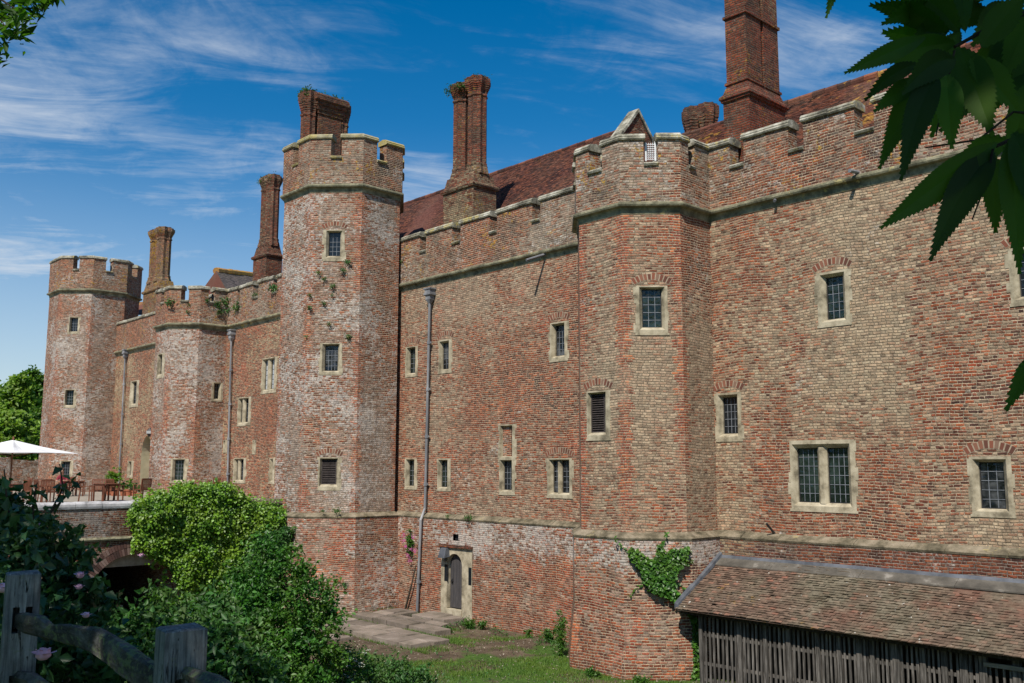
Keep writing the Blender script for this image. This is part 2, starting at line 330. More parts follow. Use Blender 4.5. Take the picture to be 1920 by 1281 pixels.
M['pink'] = simple('pink_petals', [(0, (.62, .28, .40)), (1, (.80, .52, .62))], 9, 2, .6, 0)
M['magenta'] = simple('magenta_petals', [(0, (.45, .06, .25)), (1, (.65, .16, .42))], 9, 2, .6, 0)
M['umbel'] = simple('white_green_umbels', [(0, (.42, .46, .36)), (1, (.68, .70, .60))], 9, 2, .7, 0)
# vousoir bricks: each its own shade
m_, k_ = mat('arch_brick'); ri_ = k_.new('ShaderNodeNewGeometry').outputs['Random Per Island']
k_.l.new(k_.ramp(ri_, [(0, (.08, .04, .03)), (.5, (.18, .065, .042)), (.9, (.24, .085, .05)), (1, (.20, .15, .11))]), k_.b.inputs['Base Color']); M['arch'] = m_
m_, k_ = mat('dull_arch_brick'); ri_ = k_.new('ShaderNodeNewGeometry').outputs['Random Per Island']
k_.l.new(k_.ramp(ri_, [(0, (.05, .032, .028)), (.5, (.12, .062, .05)), (1, (.24, .17, .145))]), k_.b.inputs['Base Color']); M['archd'] = m_
M['mortar'] = simple('lime_mortar', [(0, (.26, .20, .14)), (1, (.42, .34, .25))], 9, 4, .95, .004)
# glass: dark, with the wobble of old hand-made quarries
m_, k_ = mat('old_glass'); k_.b.inputs['Base Color'].default_value = (.012, .016, .02, 1); k_.b.inputs['Roughness'].default_value = .08
k_.b.inputs['Specular IOR Level'].default_value = .4
k_.l.new(bump(k_, k_.noise(k_.new('ShaderNodeTexCoord').outputs['Object'], 4.5, 2), .05, .35), k_.b.inputs['Normal']); M['glass'] = m_
for nm_, c0_, c1_ in (('greenish', (.008, .014, .011), (.025, .04, .034)), ('curtain_shadow', (.008, .01, .012), (.09, .095, .10))):  # mottled base colour stands in for reflections and curtains behind the panes
    m_, k_ = mat('old_glass_'+nm_); tcg = k_.new('ShaderNodeTexCoord').outputs['Object']
    k_.l.new(k_.ramp(k_.step(k_.noise(tcg, 1.7, 3), .42, .6), [(0, c0_), (1, c1_)]), k_.b.inputs['Base Color']); k_.b.inputs['Roughness'].default_value = .07; k_.b.inputs['Specular IOR Level'].default_value = .45
    k_.l.new(bump(k_, k_.noise(tcg, 6, 2), .06, .5), k_.b.inputs['Normal']); M['glass_'+nm_] = m_
m_, k_ = mat('curtained_glass'); k_.b.inputs['Base Color'].default_value = (.42, .44, .45, 1); k_.b.inputs['Roughness'].default_value = .15; M['pglass'] = m_
def tilemat(name, cols, lich, moss):
    m, k = mat(name); g = k.new('ShaderNodeNewGeometry'); P = g.outputs['Position']; ri = g.outputs['Random Per Island']
    c = k.ramp(ri, cols)
    b = k.step(k.noise(P, .55, 6, .6), .38, .62)
    c = k.mix(k.m('MULTIPLY', b, moss), c, k.ramp(k.noise(P, 3, 4), [(.3, (.075, .068, .042)), (.7, (.20, .18, .13))]))
    lm = k.step(k.m('MULTIPLY_ADD', k.noise(P, .45, 3), .9, k.noise(P, 5, 5, .65)), 1.13-.25*lich, 1.25-.25*lich)
    c = k.mix(k.m('MULTIPLY', lm, .85), c, (.42, .24, .05))
    c = k.mix(1.0, c, k.ramp(k.noise(P, 14, 5, .7), [(.25, (.6, .6, .6)), (.75, (1.4, 1.4, 1.4))]), 'MULTIPLY')
    k.l.new(c, k.b.inputs['Base Color']); k.l.new(bump(k, k.noise(P, 20, 5, .7), .01, .8), k.b.inputs['Normal']); return m
M['tiles'] = tilemat('dark_red_clay_tiles', [(0, (.045, .022, .02)), (.5, (.115, .045, .033)), (1, (.20, .075, .045))], -.3, .15)
M['tilesA'] = tilemat('lichened_red_clay_tiles', [(0, (.045, .022, .018)), (.5, (.13, .048, .032)), (1, (.24, .08, .042))], .2, .2)
M['tilesS'] = tilemat('mossy_brown_shed_tiles', [(0, (.085, .056, .04)), (.5, (.14, .092, .066)), (.88, (.18, .12, .086)), (1, (.24, .11, .075))], -.25, .8)
k_ = NT(M['tilesS'].node_tree); b_ = [n for n in k_.n if n.type == 'BSDF_PRINCIPLED'][0]; src_ = b_.inputs['Base Color'].links[0].from_socket; P_ = k_.new('ShaderNodeNewGeometry').outputs['Position']
c_ = k_.mix(k_.m('MULTIPLY', k_.step(k_.noise(k_.mapping(P_, loc=(2, 1, 8)), .7, 4, .6), .52, .64), k_.m('MULTIPLY', k_.step(k_.sep(P_)[0], -12.2, -10.8), .42)), src_, (.17, .065, .045)); c_ = k_.mix(k_.step(k_.noise(P_, 7.5, 3, .6), .69, .72), c_, (.50, .49, .44)); k_.l.new(c_, b_.inputs['Base Color'])
M['slate'] = tilemat('grey_roof_slates', [(0, (.07, .06, .06)), (1, (.16, .13, .125))], .15, .3)
M['ridge'] = tilemat('orange_lichened_ridge', [(0, (.25, .11, .04)), (1, (.45, .22, .06))], .9, .2)
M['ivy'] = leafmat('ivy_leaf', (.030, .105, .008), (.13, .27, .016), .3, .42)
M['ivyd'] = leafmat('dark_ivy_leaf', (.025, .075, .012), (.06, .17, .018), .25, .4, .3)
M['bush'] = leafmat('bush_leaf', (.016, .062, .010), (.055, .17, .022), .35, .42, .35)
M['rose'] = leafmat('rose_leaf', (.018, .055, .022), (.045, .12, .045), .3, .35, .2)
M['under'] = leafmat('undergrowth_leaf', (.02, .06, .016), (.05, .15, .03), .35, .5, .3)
M['tree'] = leafmat('tree_leaf', (.03, .085, .014), (.075, .18, .025), .35, .5, .45)
M['treey'] = leafmat('light_tree_leaf', (.07, .15, .018), (.16, .28, .03), .35, .5, .5)
M['chest'] = leafmat('chestnut_leaf', (.014, .05, .008), (.055, .15, .012), .5, .65, .2)  # light end of the leaf ramp stands in for lit leaves
M['grass'] = leafmat('grass_blade', (.06, .13, .015), (.12, .22, .03), .35, .6, .4)

# ================================================================== THE CASTLE
castle = thing('castle', (-30, 21, GZ), 'long red brick castle with octagonal battlemented towers, chimneys and stone windows', 'castle')
YB = 21.1                                        # face of the main wall
ZP, ZC = -1.74, 6.97                             # plinth and string course levels
class Face:
    """a vertical face seen from outside with A on the left and B on the right; off(o) gives its corners pushed outwards"""
    def __init__(s, A, B, mitre=0.0):
        s.A, s.B = np.array(A, float), np.array(B, float); s.L = np.linalg.norm(s.B-s.A); s.t = (s.B-s.A)/s.L
        s.n = np.array([s.t[1], -s.t[0]]); s.mt = mitre
    def hit(s, x, y, o=0.0):
        d = ray(x, y); a = s.A+s.n*o; q = (a@s.n)/(d[:2]@s.n); P = d*q
        return float((P[:2]-s.A)@s.t), float(P[2])
    def pt(s, u, z, o=0.0):
        p = s.A+s.t*u+s.n*o; return (p[0], p[1], z)
    def mp(s, u, z, o=0.0):            # mitred point (ends stay on the corner bisector)
        L2 = s.L+2*s.mt*o; q = u/s.L
        p = s.A+s.n*o-s.t*s.mt*o+s.t*q*L2; return (p[0], p[1], z)
def vert8(cx, cy, ap, a):
    """corner of an octagonal tower; the tall tower is drawn in at the back where it meets the wall"""
    t = R_(a); x, y = math.cos(t)/math.cos(R_(22.5)), math.sin(t)/math.cos(R_(22.5)); a = round(a % 360, 1)
    if abs(cx+31.51) < .01:
        if a == 22.5: x, y = .99, .33
        if a == 67.5: x, y = .20, .90
        if a == 112.5: x, y = -.5, .90
    return (cx+x*ap, cy+y*ap)
def octa(cx, cy, ap):
    return {ph: Face(vert8(cx, cy, ap, ph-22.5), vert8(cx, cy, ap, ph+22.5), math.tan(R_(22.5))) for ph in (-135, -90, -45, 0, 45, 90, 135, 180)}
def octring(cx, cy, ap, z): return [(*vert8(cx, cy, ap, 22.5+45*i), z) for i in range(8)]
def wall_face(mb, f, z0, z1, holes=(), u0=0., u1=None):
    if not hasattr(mb, 'inner'): mb.inner = []
    u1 = f.L if u1 is None else u1
    us = sorted({u0, u1, (u0+u1)/2, *[h[0] for h in holes], *[h[1] for h in holes]}); zs = sorted({z0, z1, *[h[2] for h in holes], *[h[3] for h in holes]})
    for a, b in zip(us, us[1:]):
        for c, d in zip(zs, zs[1:]):
            um, zm = (a+b)/2, (c+d)/2
            if any(h[0] < um < h[1] and h[2] < zm < h[3] for h in holes): continue
            mb.quad(f.pt(a, c), f.pt(b, c), f.pt(b, d), f.pt(a, d)); mb.inner += [min(a, f.L-a), min(b, f.L-b)]*1+[min(b, f.L-b), min(a, f.L-a)]

T1 = octa(-16.80, 20.55, 1.87); T3 = octa(-45.97, 20.42, 1.85); T2 = octa(-31.51, 20.08, 2.37); T4 = octa(-61.51, 20.42, 2.42)
WL = {'A': Face((-16.8, YB), (9, YB)), 'B': Face((-31.1, YB), (-16.8, YB)), 'C': Face((-46, YB), (-31.1, YB)), 'D': Face((-61.5, YB), (-46, YB))}
YL = 20.9
LB = Face((-31.1, YL), (-16.8, YL))
L1 = octa(-16.80, 20.55, 2.07); L2 = octa(-31.51, 20.08, 2.57)

# ---- windows: face, outer box px (l,t,r,b), glass boxes px [(l,r)..], glass top/bottom px, kind, lead grid, relieving arch
WIN = []
def W(f, outer, lights, tb, kind='leaded', grid=(3, 5), arch=False, pale=False, ragged=True):
    cx = (outer[0]+outer[2])/2; cy = (outer[1]+outer[3])/2
    uo0 = f.hit(outer[0], cy)[0]; uo1 = f.hit(outer[2], cy)[0]; zo1 = f.hit(cx, outer[1])[1]; zo0 = f.hit(cx, outer[3])[1]
    D = -.17; ls = []
    for a, b in lights: ls.append([f.hit(a, (tb[0]+tb[1])/2, D)[0], f.hit(b, (tb[0]+tb[1])/2, D)[0]])
    gx = (lights[0][0]+lights[-1][1])/2
    zi1 = f.hit(gx, tb[0], D)[1]; zi0 = f.hit(gx, tb[1], D)[1]
    mg = .07
    ls[0][0] = max(ls[0][0], uo0+mg); ls[-1][1] = min(ls[-1][1], uo1-mg); zi1 = min(zi1, zo1-mg); zi0 = max(zi0, zo0+mg)
    hole = (uo0+.025, uo1-.025, zo0+.025, zo1-.025)
    WIN.append((f, (uo0, uo1, zo0, zo1), ls, (zi0, zi1), kind, grid, arch, pale, ragged)); return hole
def build_window(f, o, ls, zi, kind, grid, arch, pale, ragged):
    uo0, uo1, zo0, zo1 = o; zi0, zi1 = zi; a0, a1 = ls[0][0], ls[-1][1]
    mb = MB(); e = .012
    def ring(r0, o0, r1, o1):
        p = [f.pt(r0[0], r0[2], o0), f.pt(r0[1], r0[2], o0), f.pt(r0[1], r0[3], o0), f.pt(r0[0], r0[3], o0)]
        q = [f.pt(r1[0], r1[2], o1), f.pt(r1[1], r1[2], o1), f.pt(r1[1], r1[3], o1), f.pt(r1[0], r1[3], o1)]
        for i in range(4): j = (i+1) % 4; mb.quad(p[i], p[j], q[j], q[i])
    OR = (uo0, uo1, zo0, zo1); IN = (a0, a1, zi0, zi1)
    kk = .5; MD = tuple(a*(1-kk)+b*kk for a, b in zip(OR, IN))
    ring(OR, -.06, OR, e); ring(OR, e, MD, e); ring(MD, e, IN, -.11); ring(IN, -.11, IN, -.21)
    for (p0, p1), (q0, q1) in zip(ls, ls[1:]):      # mullion
        m0, m1 = p1, q0; c = (m0+m1)/2; w2 = (m1-m0)*.22
        prof = [(m0, -.21), (m0, -.11), (c-w2, -.045), (c+w2, -.045), (m1, -.11), (m1, -.21)]
        mb.loft([[f.pt(u, zi0-.02, oo) for u, oo in prof], [f.pt(u, zi1+.02, oo) for u, oo in prof]], False)
    if ragged:                                      # jamb stones of uneven length, bonded into the brick
        for side in (0, 1):
            z = zo0
            while z < zo1-.1:
                h = rnd.uniform(.2, .38); z2 = min(z+h, zo1)
                ex = rnd.choice([0, 0, .02, .05, .075])
                if ex:
                    u0_, u1_ = (uo0-ex, uo0) if side == 0 else (uo1, uo1+ex); oo = rnd.uniform(.007, .010)
                    mb.hexa([f.pt(u0_, z+.008, -.03), f.pt(u0_, z+.008, oo), f.pt(u1_, z+.008, oo), f.pt(u1_, z+.008, -.03),
                             f.pt(u0_, z2-.008, -.03), f.pt(u0_, z2-.008, oo), f.pt(u1_, z2-.008, oo), f.pt(u1_, z2-.008, -.03)][::1])
                z = z2
        mb.hexa([f.pt(uo0-.03, zo0-.06, -.03), f.pt(uo0-.03, zo0-.06, .018), f.pt(uo1+.03, zo0-.06, .018), f.pt(uo1+.03, zo0-.06, -.03),
                 f.pt(uo0-.03, zo0-.001, -.03), f.pt(uo0-.03, zo0-.001, .018), f.pt(uo1+.03, zo0-.001, .018), f.pt(uo1+.03, zo0-.001, -.03)])
    win = mb.build('window' if kind != 'blind' else 'blocked_window', M['stone'], castle)
    if kind == 'blind':
        b = MB(); b.quad(f.pt(a0, zi0, -.09), f.pt(a1, zi0, -.09), f.pt(a1, zi1, -.09), f.pt(a0, zi1, -.09)); b.build('brick_infill', M['wallB'], win)
        win['label'] = 'narrow stone window surround filled in with red brick'
        return
    g = MB(); ld = MB(); lv = MB()
    for (p, q) in ls:
        if kind == 'louvre':
            g.quad(f.pt(p, zi0, -.20), f.pt(q, zi0, -.20), f.pt(q, zi1, -.20), f.pt(p, zi1, -.20))
            n = max(8, int((zi1-zi0)/.06)); h = (zi1-zi0)/n
            for i in range(n):
                z = zi0+i*h
                lv.hexa([f.pt(p, z+.0, -.10), f.pt(q, z+.0, -.10), f.pt(q, z+h*.75, -.17), f.pt(p, z+h*.75, -.17),
                         f.pt(p, z+.012, -.095), f.pt(q, z+.012, -.095), f.pt(q, z+h*.75+.012, -.165), f.pt(p, z+h*.75+.012, -.165)])
            for ua, ub in ((p, p+.03), (q-.03, q)):
                lv.hexa([f.pt(ua, zi0, -.09), f.pt(ub, zi0, -.09), f.pt(ub, zi0, -.18), f.pt(ua, zi0, -.18), f.pt(ua, zi1, -.09), f.pt(ub, zi1, -.09), f.pt(ub, zi1, -.18), f.pt(ua, zi1, -.18)])
        else:
            g.quad(f.pt(p, zi0, -.18), f.pt(q, zi0, -.18), f.pt(q, zi1, -.18), f.pt(p, zi1, -.18))
            nx, ny = grid; bw = .0062
            def bar(ua, ub, za, zb, w_, o1=-.168):
                ld.hexa([f.pt(ua, za, -.178), f.pt(ua, za, o1), f.pt(ub, za, o1), f.pt(ub, za, -.178), f.pt(ua, zb, -.178), f.pt(ua, zb, o1), f.pt(ub, zb, o1), f.pt(ub, zb, -.178)])
            for i in range(1, nx): u = p+(q-p)*i/nx; bar(u-bw, u+bw, zi0, zi1, bw)
            for i in range(1, ny): z = zi0+(zi1-zi0)*i/ny; bar(p, q, z-bw, z+bw, bw, -.166)
            for ua, ub, za, zb in ((p, p+.022, zi0, zi1), (q-.022, q, zi0, zi1), (p+.022, q-.022, zi0, zi0+.022), (p+.022, q-.022, zi1-.022, zi1)):
                lv.hexa([f.pt(ua, za, -.178), f.pt(ua, za, -.158), f.pt(ub, za, -.158), f.pt(ub, za, -.178), f.pt(ua, zb, -.178), f.pt(ua, zb, -.158), f.pt(ub, zb, -.158), f.pt(ub, zb, -.178)])
    g.build('pane', M['pglass'] if pale else (rnd.choice([M['glass'], M['glass_greenish'], M['glass_curtain_shadow']]) if kind != 'louvre' else M['dark']), win)
    if kind == 'louvre': lv.build('louvre_slats', M['louvre'], win); win['label'] = 'stone window closed by a dark slatted louvre'
    else: ld.build('lead_bars', M['leadbar'], win); lv.build('casement_frame', M['dark'], win)
    if arch:
        w_ = uo1-uo0; n = max(7, int(w_/.078)); half = w_/2+.04; rise = .09+.06*w_
        Rr = (half*half+rise*rise)/(2*rise); cu = (uo0+uo1)/2; cz = zo1+.03+rise-Rr; am = math.asin(half/Rr)
        ab = MB(); bk = MB()
        hgt = .165
        for i in range(n):
            a_, b_ = -am+2*am*i/n+.014/Rr, -am+2*am*(i+1)/n-.014/Rr
            r2 = Rr+hgt+rnd.uniform(-.02, .01); oo = .006+rnd.uniform(0, .003)
            q4 = [(a_, Rr), (b_, Rr), (b_, r2), (a_, r2)]
            lo = [f.pt(cu+rr*math.sin(an), cz+rr*math.cos(an), -.01) for an, rr in q4]; hi = [f.pt(cu+rr*math.sin(an), cz+rr*math.cos(an), oo) for an, rr in q4]
            ab.loft([lo, hi])
        seg = 10; ins = [(-am+2*am*i/seg) for i in range(seg+1)]
        for a_, b_ in zip(ins, ins[1:]):
            bk.quad(*[f.pt(cu+rr*math.sin(an), cz+rr*math.cos(an), .004) for an, rr in ((a_, Rr-.01), (b_, Rr-.01), (b_, Rr+hgt), (a_, Rr+hgt))])
        ra = ab.build('relieving_arch', M['arch'], win); bk.build('arch_mortar', M['mortar'], win)

hA = [W(WL['A'], (1532.7, 508, 1593, 608), [(1551.5, 1584)], (519, 599), grid=(3, 5), arch=True),
      W(WL['A'], (1482.4, 825, 1604, 956), [(1498, 1537), (1554.5, 1594)], (840, 943), grid=(4, 6)),
      W(WL['A'], (1820, 855.6, 1899, 965), [(1838.7, 1886)], (866.6, 954), grid=(3, 5), arch=True),
      W(WL['A'], (1892.5, 462, 1962, 567), [(1912, 1950)], (474, 556), grid=(3, 5), arch=True),
      W(WL['A'], (1343.5, 736, 1390, 824), [(1358, 1385)], (745, 813.5), grid=(4, 5), arch=True)]
h1d = [W(T1[-45], (1192.7, 536, 1252, 624.5), [(1203.6, 1240)], (542, 615), grid=(3, 5), arch=True)]
h1f = [W(T1[-90], (1100.6, 733, 1144, 822), [(1111, 1137.4)], (738.5, 811), 'louvre', arch=True)]
hB = [W(WL['B'], (1031.8, 604, 1064, 674.6), [(1043.6, 1060.5)], (610, 667.5), arch=True),
      W(WL['B'], (822.8, 637, 847, 697), [(832, 843.7)], (643, 692.6), grid=(2, 5), arch=True),
      W(WL['B'], (761.8, 649.5, 783.4, 704), [(770, 781.6)], (653, 700), grid=(2, 5), arch=True),
      W(WL['B'], (760, 859.5, 781.6, 915), [(767, 778.7)], (863, 911), grid=(2, 5)),
      W(WL['B'], (820.3, 860, 845, 917.7), [(829, 841)], (862, 913.4), grid=(2, 5)),
      W(WL['B'], (936.7, 860.6, 965.4, 925), [(946.7, 962)], (863, 918.7), grid=(3, 5)),
      W(WL['B'], (936.7, 795.6, 966, 859.2), [(946, 962.5)], (801, 857), 'blind', arch=True),
      W(WL['B'], (1026.4, 859.5, 1073, 931), [(1039.3, 1049.7), (1056, 1070)], (863, 924), grid=(2, 6), arch=True)]
h2 = [W(T2[-45], (608, 431, 646, 487), [(617, 639)], (435, 481), grid=(3, 5), arch=True),
      W(T2[-45], (600, 643.4, 641, 700), [(610, 634.4)], (647.7, 696), grid=(4, 5)),
      W(T2[-45], (596.7, 857.7, 637, 917), [(604, 631.5)], (860.6, 908), 'louvre', arch=True)]
hC = [W(WL['C'], (491, 671, 518.5, 735), [(498, 505), (510.5, 517)], (674, 730), grid=(2, 6), arch=True, pale=True),
      W(WL['C'], (446, 745, 470, 796), [(453, 457.5), (462.5, 468)], (747, 792), grid=(2, 5)),
      W(WL['C'], (438, 859, 461, 904), [(443.6, 449.3), (453, 458.6)], (861, 900), grid=(2, 5)),
      W(WL['C'], (505, 859, 515, 905), [(510, 514.3)], (861, 901), grid=(1, 4)),
      W(WL['C'], (418.6, 825, 426, 849), [(420.5, 424)], (828, 846), 'blind', ragged=False),
      W(WL['C'], (473.5, 825, 480, 852), [(475.5, 478.6)], (828, 848), 'blind', ragged=False)]
h3p = [W(T3[0], (397, 717, 416, 750.7), [(401, 409)], (720, 748), grid=(2, 4))]
h3d = [W(T3[-45], (320, 860, 351, 904), [(328.7, 345)], (862, 900), grid=(3, 5))]
h3f = [W(T3[-90], (295, 663, 308, 707), [(300.5, 306)], (667, 702), grid=(2, 5))]
hD = [W(WL['D'], (243.7, 714, 259.5, 761.7), [(251.7, 257.5)], (717, 757), grid=(2, 5)),
      W(WL['D'], (239, 864, 249.5, 894), [(243.5, 248)], (866, 891), grid=(2, 4))]
h4 = [W(T4[-45], (129, 594, 148.7, 624.8), [(133, 146.7)], (597, 622), grid=(3, 5)),
      W(T4[-45], (120.6, 730, 142, 763.5), [(124, 138.5)], (732, 760), grid=(3, 5)),
      W(T4[-45], (113, 863.7, 136.6, 898.6), [(117.7, 131.5)], (866, 895), grid=(3, 5))]
for a in WIN: build_window(*a)

# ---- wall masses
DOOR = (LB.hit(827.6, 1060)[0], LB.hit(886, 1060)[0], LB.hit(862, 1146)[1], LB.hit(862, 1028)[1])
VENT = (LB.hit(849.5, 1008)[0], LB.hit(859.5, 1008)[0], LB.hit(854, 1014)[1], LB.hit(854, 1002)[1])
AR0, AR1 = WL['D'].hit(263.7, 880)[0], WL['D'].hit(283.5, 880)[0]; ARZ1 = WL['D'].hit(276, 817)[1]; ARZ0 = TZ
def wallmass(name, f, holes, m, z0, z1, label=None):
    mb = MB(); wall_face(mb, f, z0, z1, holes)
    o = mb.build(name, m, castle)
    if label: o['label'] = label
    return o
wA = wallmass('curtain_wall', WL['A'], hA, M['wall'], ZP-.1, ZC+.1, 'long pale weathered brick wall right of the near tower')
wB = wallmass('curtain_wall', WL['B'], hB, M['wallB'], ZP-.1, ZC+.1, 'patched brick wall between the near tower and the tall tower')
wC = wallmass('curtain_wall', WL['C'], hC, M['wallC'], TZ-1.2, ZC+.1, 'red brick wall behind the ivy and terrace')
wD = wallmass('curtain_wall', WL['D'], hD+[(AR0, AR1, ARZ0, ARZ1)], M['wallC'], TZ-1.2, ZC+.1, 'red brick wall with the tall arched recess')
mb = MB(); wall_face(mb, LB, GZ-.6, ZP-.05, [DOOR, VENT]); mb.build('wall_base', M['base'], castle)['label'] = 'stained damp brick wall below the plinth'
mb = MB(); wall_face(mb, Face((-16.8, YL), (9, YL)), GZ-.6, ZP-.05); mb.build('wall_base', M['basedark'], castle)['label'] = 'dark brick wall behind the shed'
def tower(name, o8, holes, z0, z1, m, faces=(-135, -90, -45, 0, 45, 90, 135, 180), label=None):
    mb = MB()
    for ph in faces: wall_face(mb, o8[ph], z0, z1, holes.get(ph, []))
    o = mb.build(name, m, castle)
    if label: o['label'] = label
    return o
t1 = tower('tower', T1, {-45: h1d, -90: h1f}, ZP-.1, ZC+.1, M['tower'], (180, -135, -90, -45, 0), 'low octagonal tower nearest the shed')
t2 = tower('tower', T2, {-45: h2}, ZP-.1, 10.59, M['tower2'], label='tall octagonal tower in the middle with a chimney on top')
t3 = tower('tower', T3, {-45: h3d, 0: h3p, -90: h3f}, TZ-1.2, ZC+.1, M['tower2'], (180, -135, -90, -45, 0), 'low octagonal tower behind the ivy')
t4 = tower('tower', T4, {-45: h4}, TZ-1.2, 10.82, M['tower2'], label='far octagonal tower at the left end')
for cx_, cy_, ap in ((-16.80, 20.55, 2.07), (-31.51, 20.08, 2.57)):
    mb = MB(); rings = [octring(cx_, cy_, ap+.16, GZ-.6), octring(cx_, cy_, ap+.13, GZ+.3), octring(cx_, cy_, ap, -3.6), octring(cx_, cy_, ap, ZP-.05)]
    mb.loft(rings, False); mb.build('tower_base', M['base1' if cx_ > -20 else 'base2'], castle)
# plinth course (sloped stone) and the two string courses
def ringprof(mb, cx_, cy_, ap, prof): mb.loft([octring(cx_, cy_, ap+o, z) for o, z in prof], False)
def wallprof(mb, x0, x1, y, prof, dz=.003, seg=1.1):
    x = x0
    while x < x1-.01:                                   # stones of uneven length, each a hair out of line
        x2 = min(x+seg*rnd.uniform(.7, 1.3), x1); j = rnd.uniform(-.006, .006)
        mb.loft([[(x+.004, y-o-j, z+dz+j) for o, z in prof], [(x2-.004, y-o-j, z+dz+j) for o, z in prof]], True); x = x2
PL = [(-.1, ZP-.10), (.215, ZP-.10), (.235, ZP-.05), (.21, ZP-.02), (.0, ZP+.09), (-.1, ZP+.09)]
mb = MB(); wallprof(mb, -31, 9, YB, PL); mb.build('plinth_course', M['mossy'], castle)
mb = MB(); ringprof(mb, -16.80, 20.55, 1.87, PL[1:5]); mb.build('plinth_course', M['mossy'], castle)
mb = MB(); ringprof(mb, -31.51, 20.08, 2.37, PL[1:5]); mb.build('plinth_course', M['mossy'], castle)
def SP(z): return [(-.1, z-.29), (.012, z-.29), (.02, z-.19), (.05, z-.13), (.15, z-.10), (.17, z-.06), (.165, z-.01), (.09, z+.03), (-.1, z+.05)]
mb = MB(); wallprof(mb, -61, 9, YB, SP(ZC)); mb.build('string_course', M['string'], castle)
for cx_, cy_, ap, z in ((-16.80, 20.55, 1.87, ZC), (-45.97, 20.42, 1.85, ZC), (-31.51, 20.08, 2.37, 10.52), (-61.51, 20.42, 2.42, 10.72)):
    mb = MB(); ringprof(mb, cx_, cy_, ap, SP(z)[1:8]); mb.build('string_course', M['string'], castle)

# ---- battlements
def crenel(f, ivs, z0, zs, zt, br, cps, t=.42, out=.08, ch=.2):
    """ivs: list of (u0,u1) merlons along the face; cps collects one mesh per run of coping"""
    P = f.mp
    def blk(mb, a, b, lo, hi, o0=out, o1=None):
        o1 = out-t if o1 is None else o1
        mb.hexa([P(a, lo, o0), P(b, lo, o0), P(b, lo, o1), P(a, lo, o1), P(a, hi, o0), P(b, hi, o0), P(b, hi, o1), P(a, hi, o1)])
    blk(br, 0, f.L, z0, zs-.10)
    def cope(a, b, z, h, ea, eb, slope=.05):
        n = max(1, int((b-a)/.48)); prof = [(out-.04, z-h), (out+.055, z-h+.01), (out+.075, z-h+.05), (out+.05, z-h*.55), (out+.06, z-h*.42), (out+.0, z-.01), (out-t*.5, z+.03), (out-t-.06, z-.03), (out-t-.06, z-h)]
        a -= ea; b += eb; cp = MB(); cps.append(cp)
        for i in range(n):
            c, d = a+(b-a)*i/n, a+(b-a)*(i+1)/n; j = rnd.uniform(-.022, .012)
            g0 = .004 if i else 0
            cp.loft([[P(c+g0, zz+j, oo+j*.4) for oo, zz in prof], [P(d, zz+j*.3+rnd.uniform(-.004, .004), oo+j*.9) for oo, zz in prof]], True)
    edge = 0.0
    gaps = []
    for a, b in ivs:
        if a-edge > .03: gaps.append((edge, a))
        edge = b
        blk(br, a, b, zs-.10, zt-ch*.9)
        cope(a, b, zt, ch, .05 if a > .02 else 0, .05 if b < f.L-.02 else 0)
    if f.L-edge > .03: gaps.append((edge, f.L))
    for a, b in gaps: cope(a, b, zs, .13, -.004, -.004)
BAT = []
def bat(m, cm, label): BAT.append((MB(), [], m, cm, label)); return BAT[-1][0], BAT[-1][1]
def wall_ivs(f, pxs, yy):
    fo = Face(f.A+f.n*.08, f.B+f.n*.08)
    return [(fo.hit(a, yy)[0], fo.hit(b, yy)[0]) for a, b in pxs]
ivA = wall_ivs(WL['A'], [(1329, 1366.6), (1393, 1477.5), (1506, 1603), (1640, 1752), (1796, 1925)], 250)
ivA[0] = (0, ivA[0][1]); u = ivA[-1][1]
while u < WL['A'].L-2.2: u += .62; ivA.append((u, u+1.5)); u += 1.5
br, cp = bat('parapet', 'cope', 'battlement above the long right hand wall')
crenel(WL['A'], ivA, ZC+.02, 8.11, 8.89, br, cp)
ivB = wall_ivs(WL['B'], [(751, 788), (799.7, 847.7), (864, 918), (932, 997.6), (1013, 1072)], 400)
ivB[0] = (0, ivB[0][1]); ivB[-1] = (ivB[-1][0], WL['B'].L)
br, cp = bat('parapet', 'cope', 'battlement between the two middle towers')
crenel(WL['B'], ivB, ZC+.02, 8.11, 8.85, br, cp)
ivC = wall_ivs(WL['C'], [(424, 446), (450.5, 475), (485, 512.5), (520, 526)], 530)
ivC[0] = (0, ivC[0][1]); ivC[-1] = (ivC[-1][0], WL['C'].L)
br, cp = bat('parapet', 'cope', 'battlement above the red wall behind the ivy')
crenel(WL['C'], ivC, ZC+.02, 8.09, 8.87, br, cp)
br, cp = bat('parapet', 'cope', 'plain parapet of the far wall')
crenel(WL['D'], [(0, WL['D'].L)], ZC+.02, 8.09, 8.84, br, cp)
def tower_cren(o8, px, z0, zs, zt, b_, c_):
    for ph, f in o8.items():
        if ph in px:
            fo = Face(f.A+f.n*.08, f.B+f.n*.08); iv = []
            for a, b in px[ph]:
                u0 = 0 if a is None else fo.hit(a[0], a[1])[0]; u1 = f.L if b is None else fo.hit(b[0], b[1])[0]
                iv.append((max(0, u0), min(f.L, u1)))
        else: iv = [(0, f.L*.3), (f.L*.66, f.L)]
        crenel(f, iv, z0, zs, zt, b_, c_)
br, cp = bat('parapet', 'cope', 'battlement of the near tower')
tower_cren(T1, {-90: [(None, (1104, 290)), ((1128, 280), None)], -45: [(None, (1206.7, 270)), ((1233, 270), None)],
                0: [(None, (1291, 280)), ((1302, 280), None)]}, ZC+.024, 8.114, 8.894, br, cp)
br, cp = bat('parapet', 'cope', 'battlement of the low tower behind the ivy')
tower_cren(T3, {-90: [(None, (302, 560)), ((308, 555), None)], -45: [(None, (340, 550)), ((354, 550), None)],
                0: [(None, (392, 555)), ((403, 555), None)]}, ZC+.024, 8.13, 8.86, br, cp)
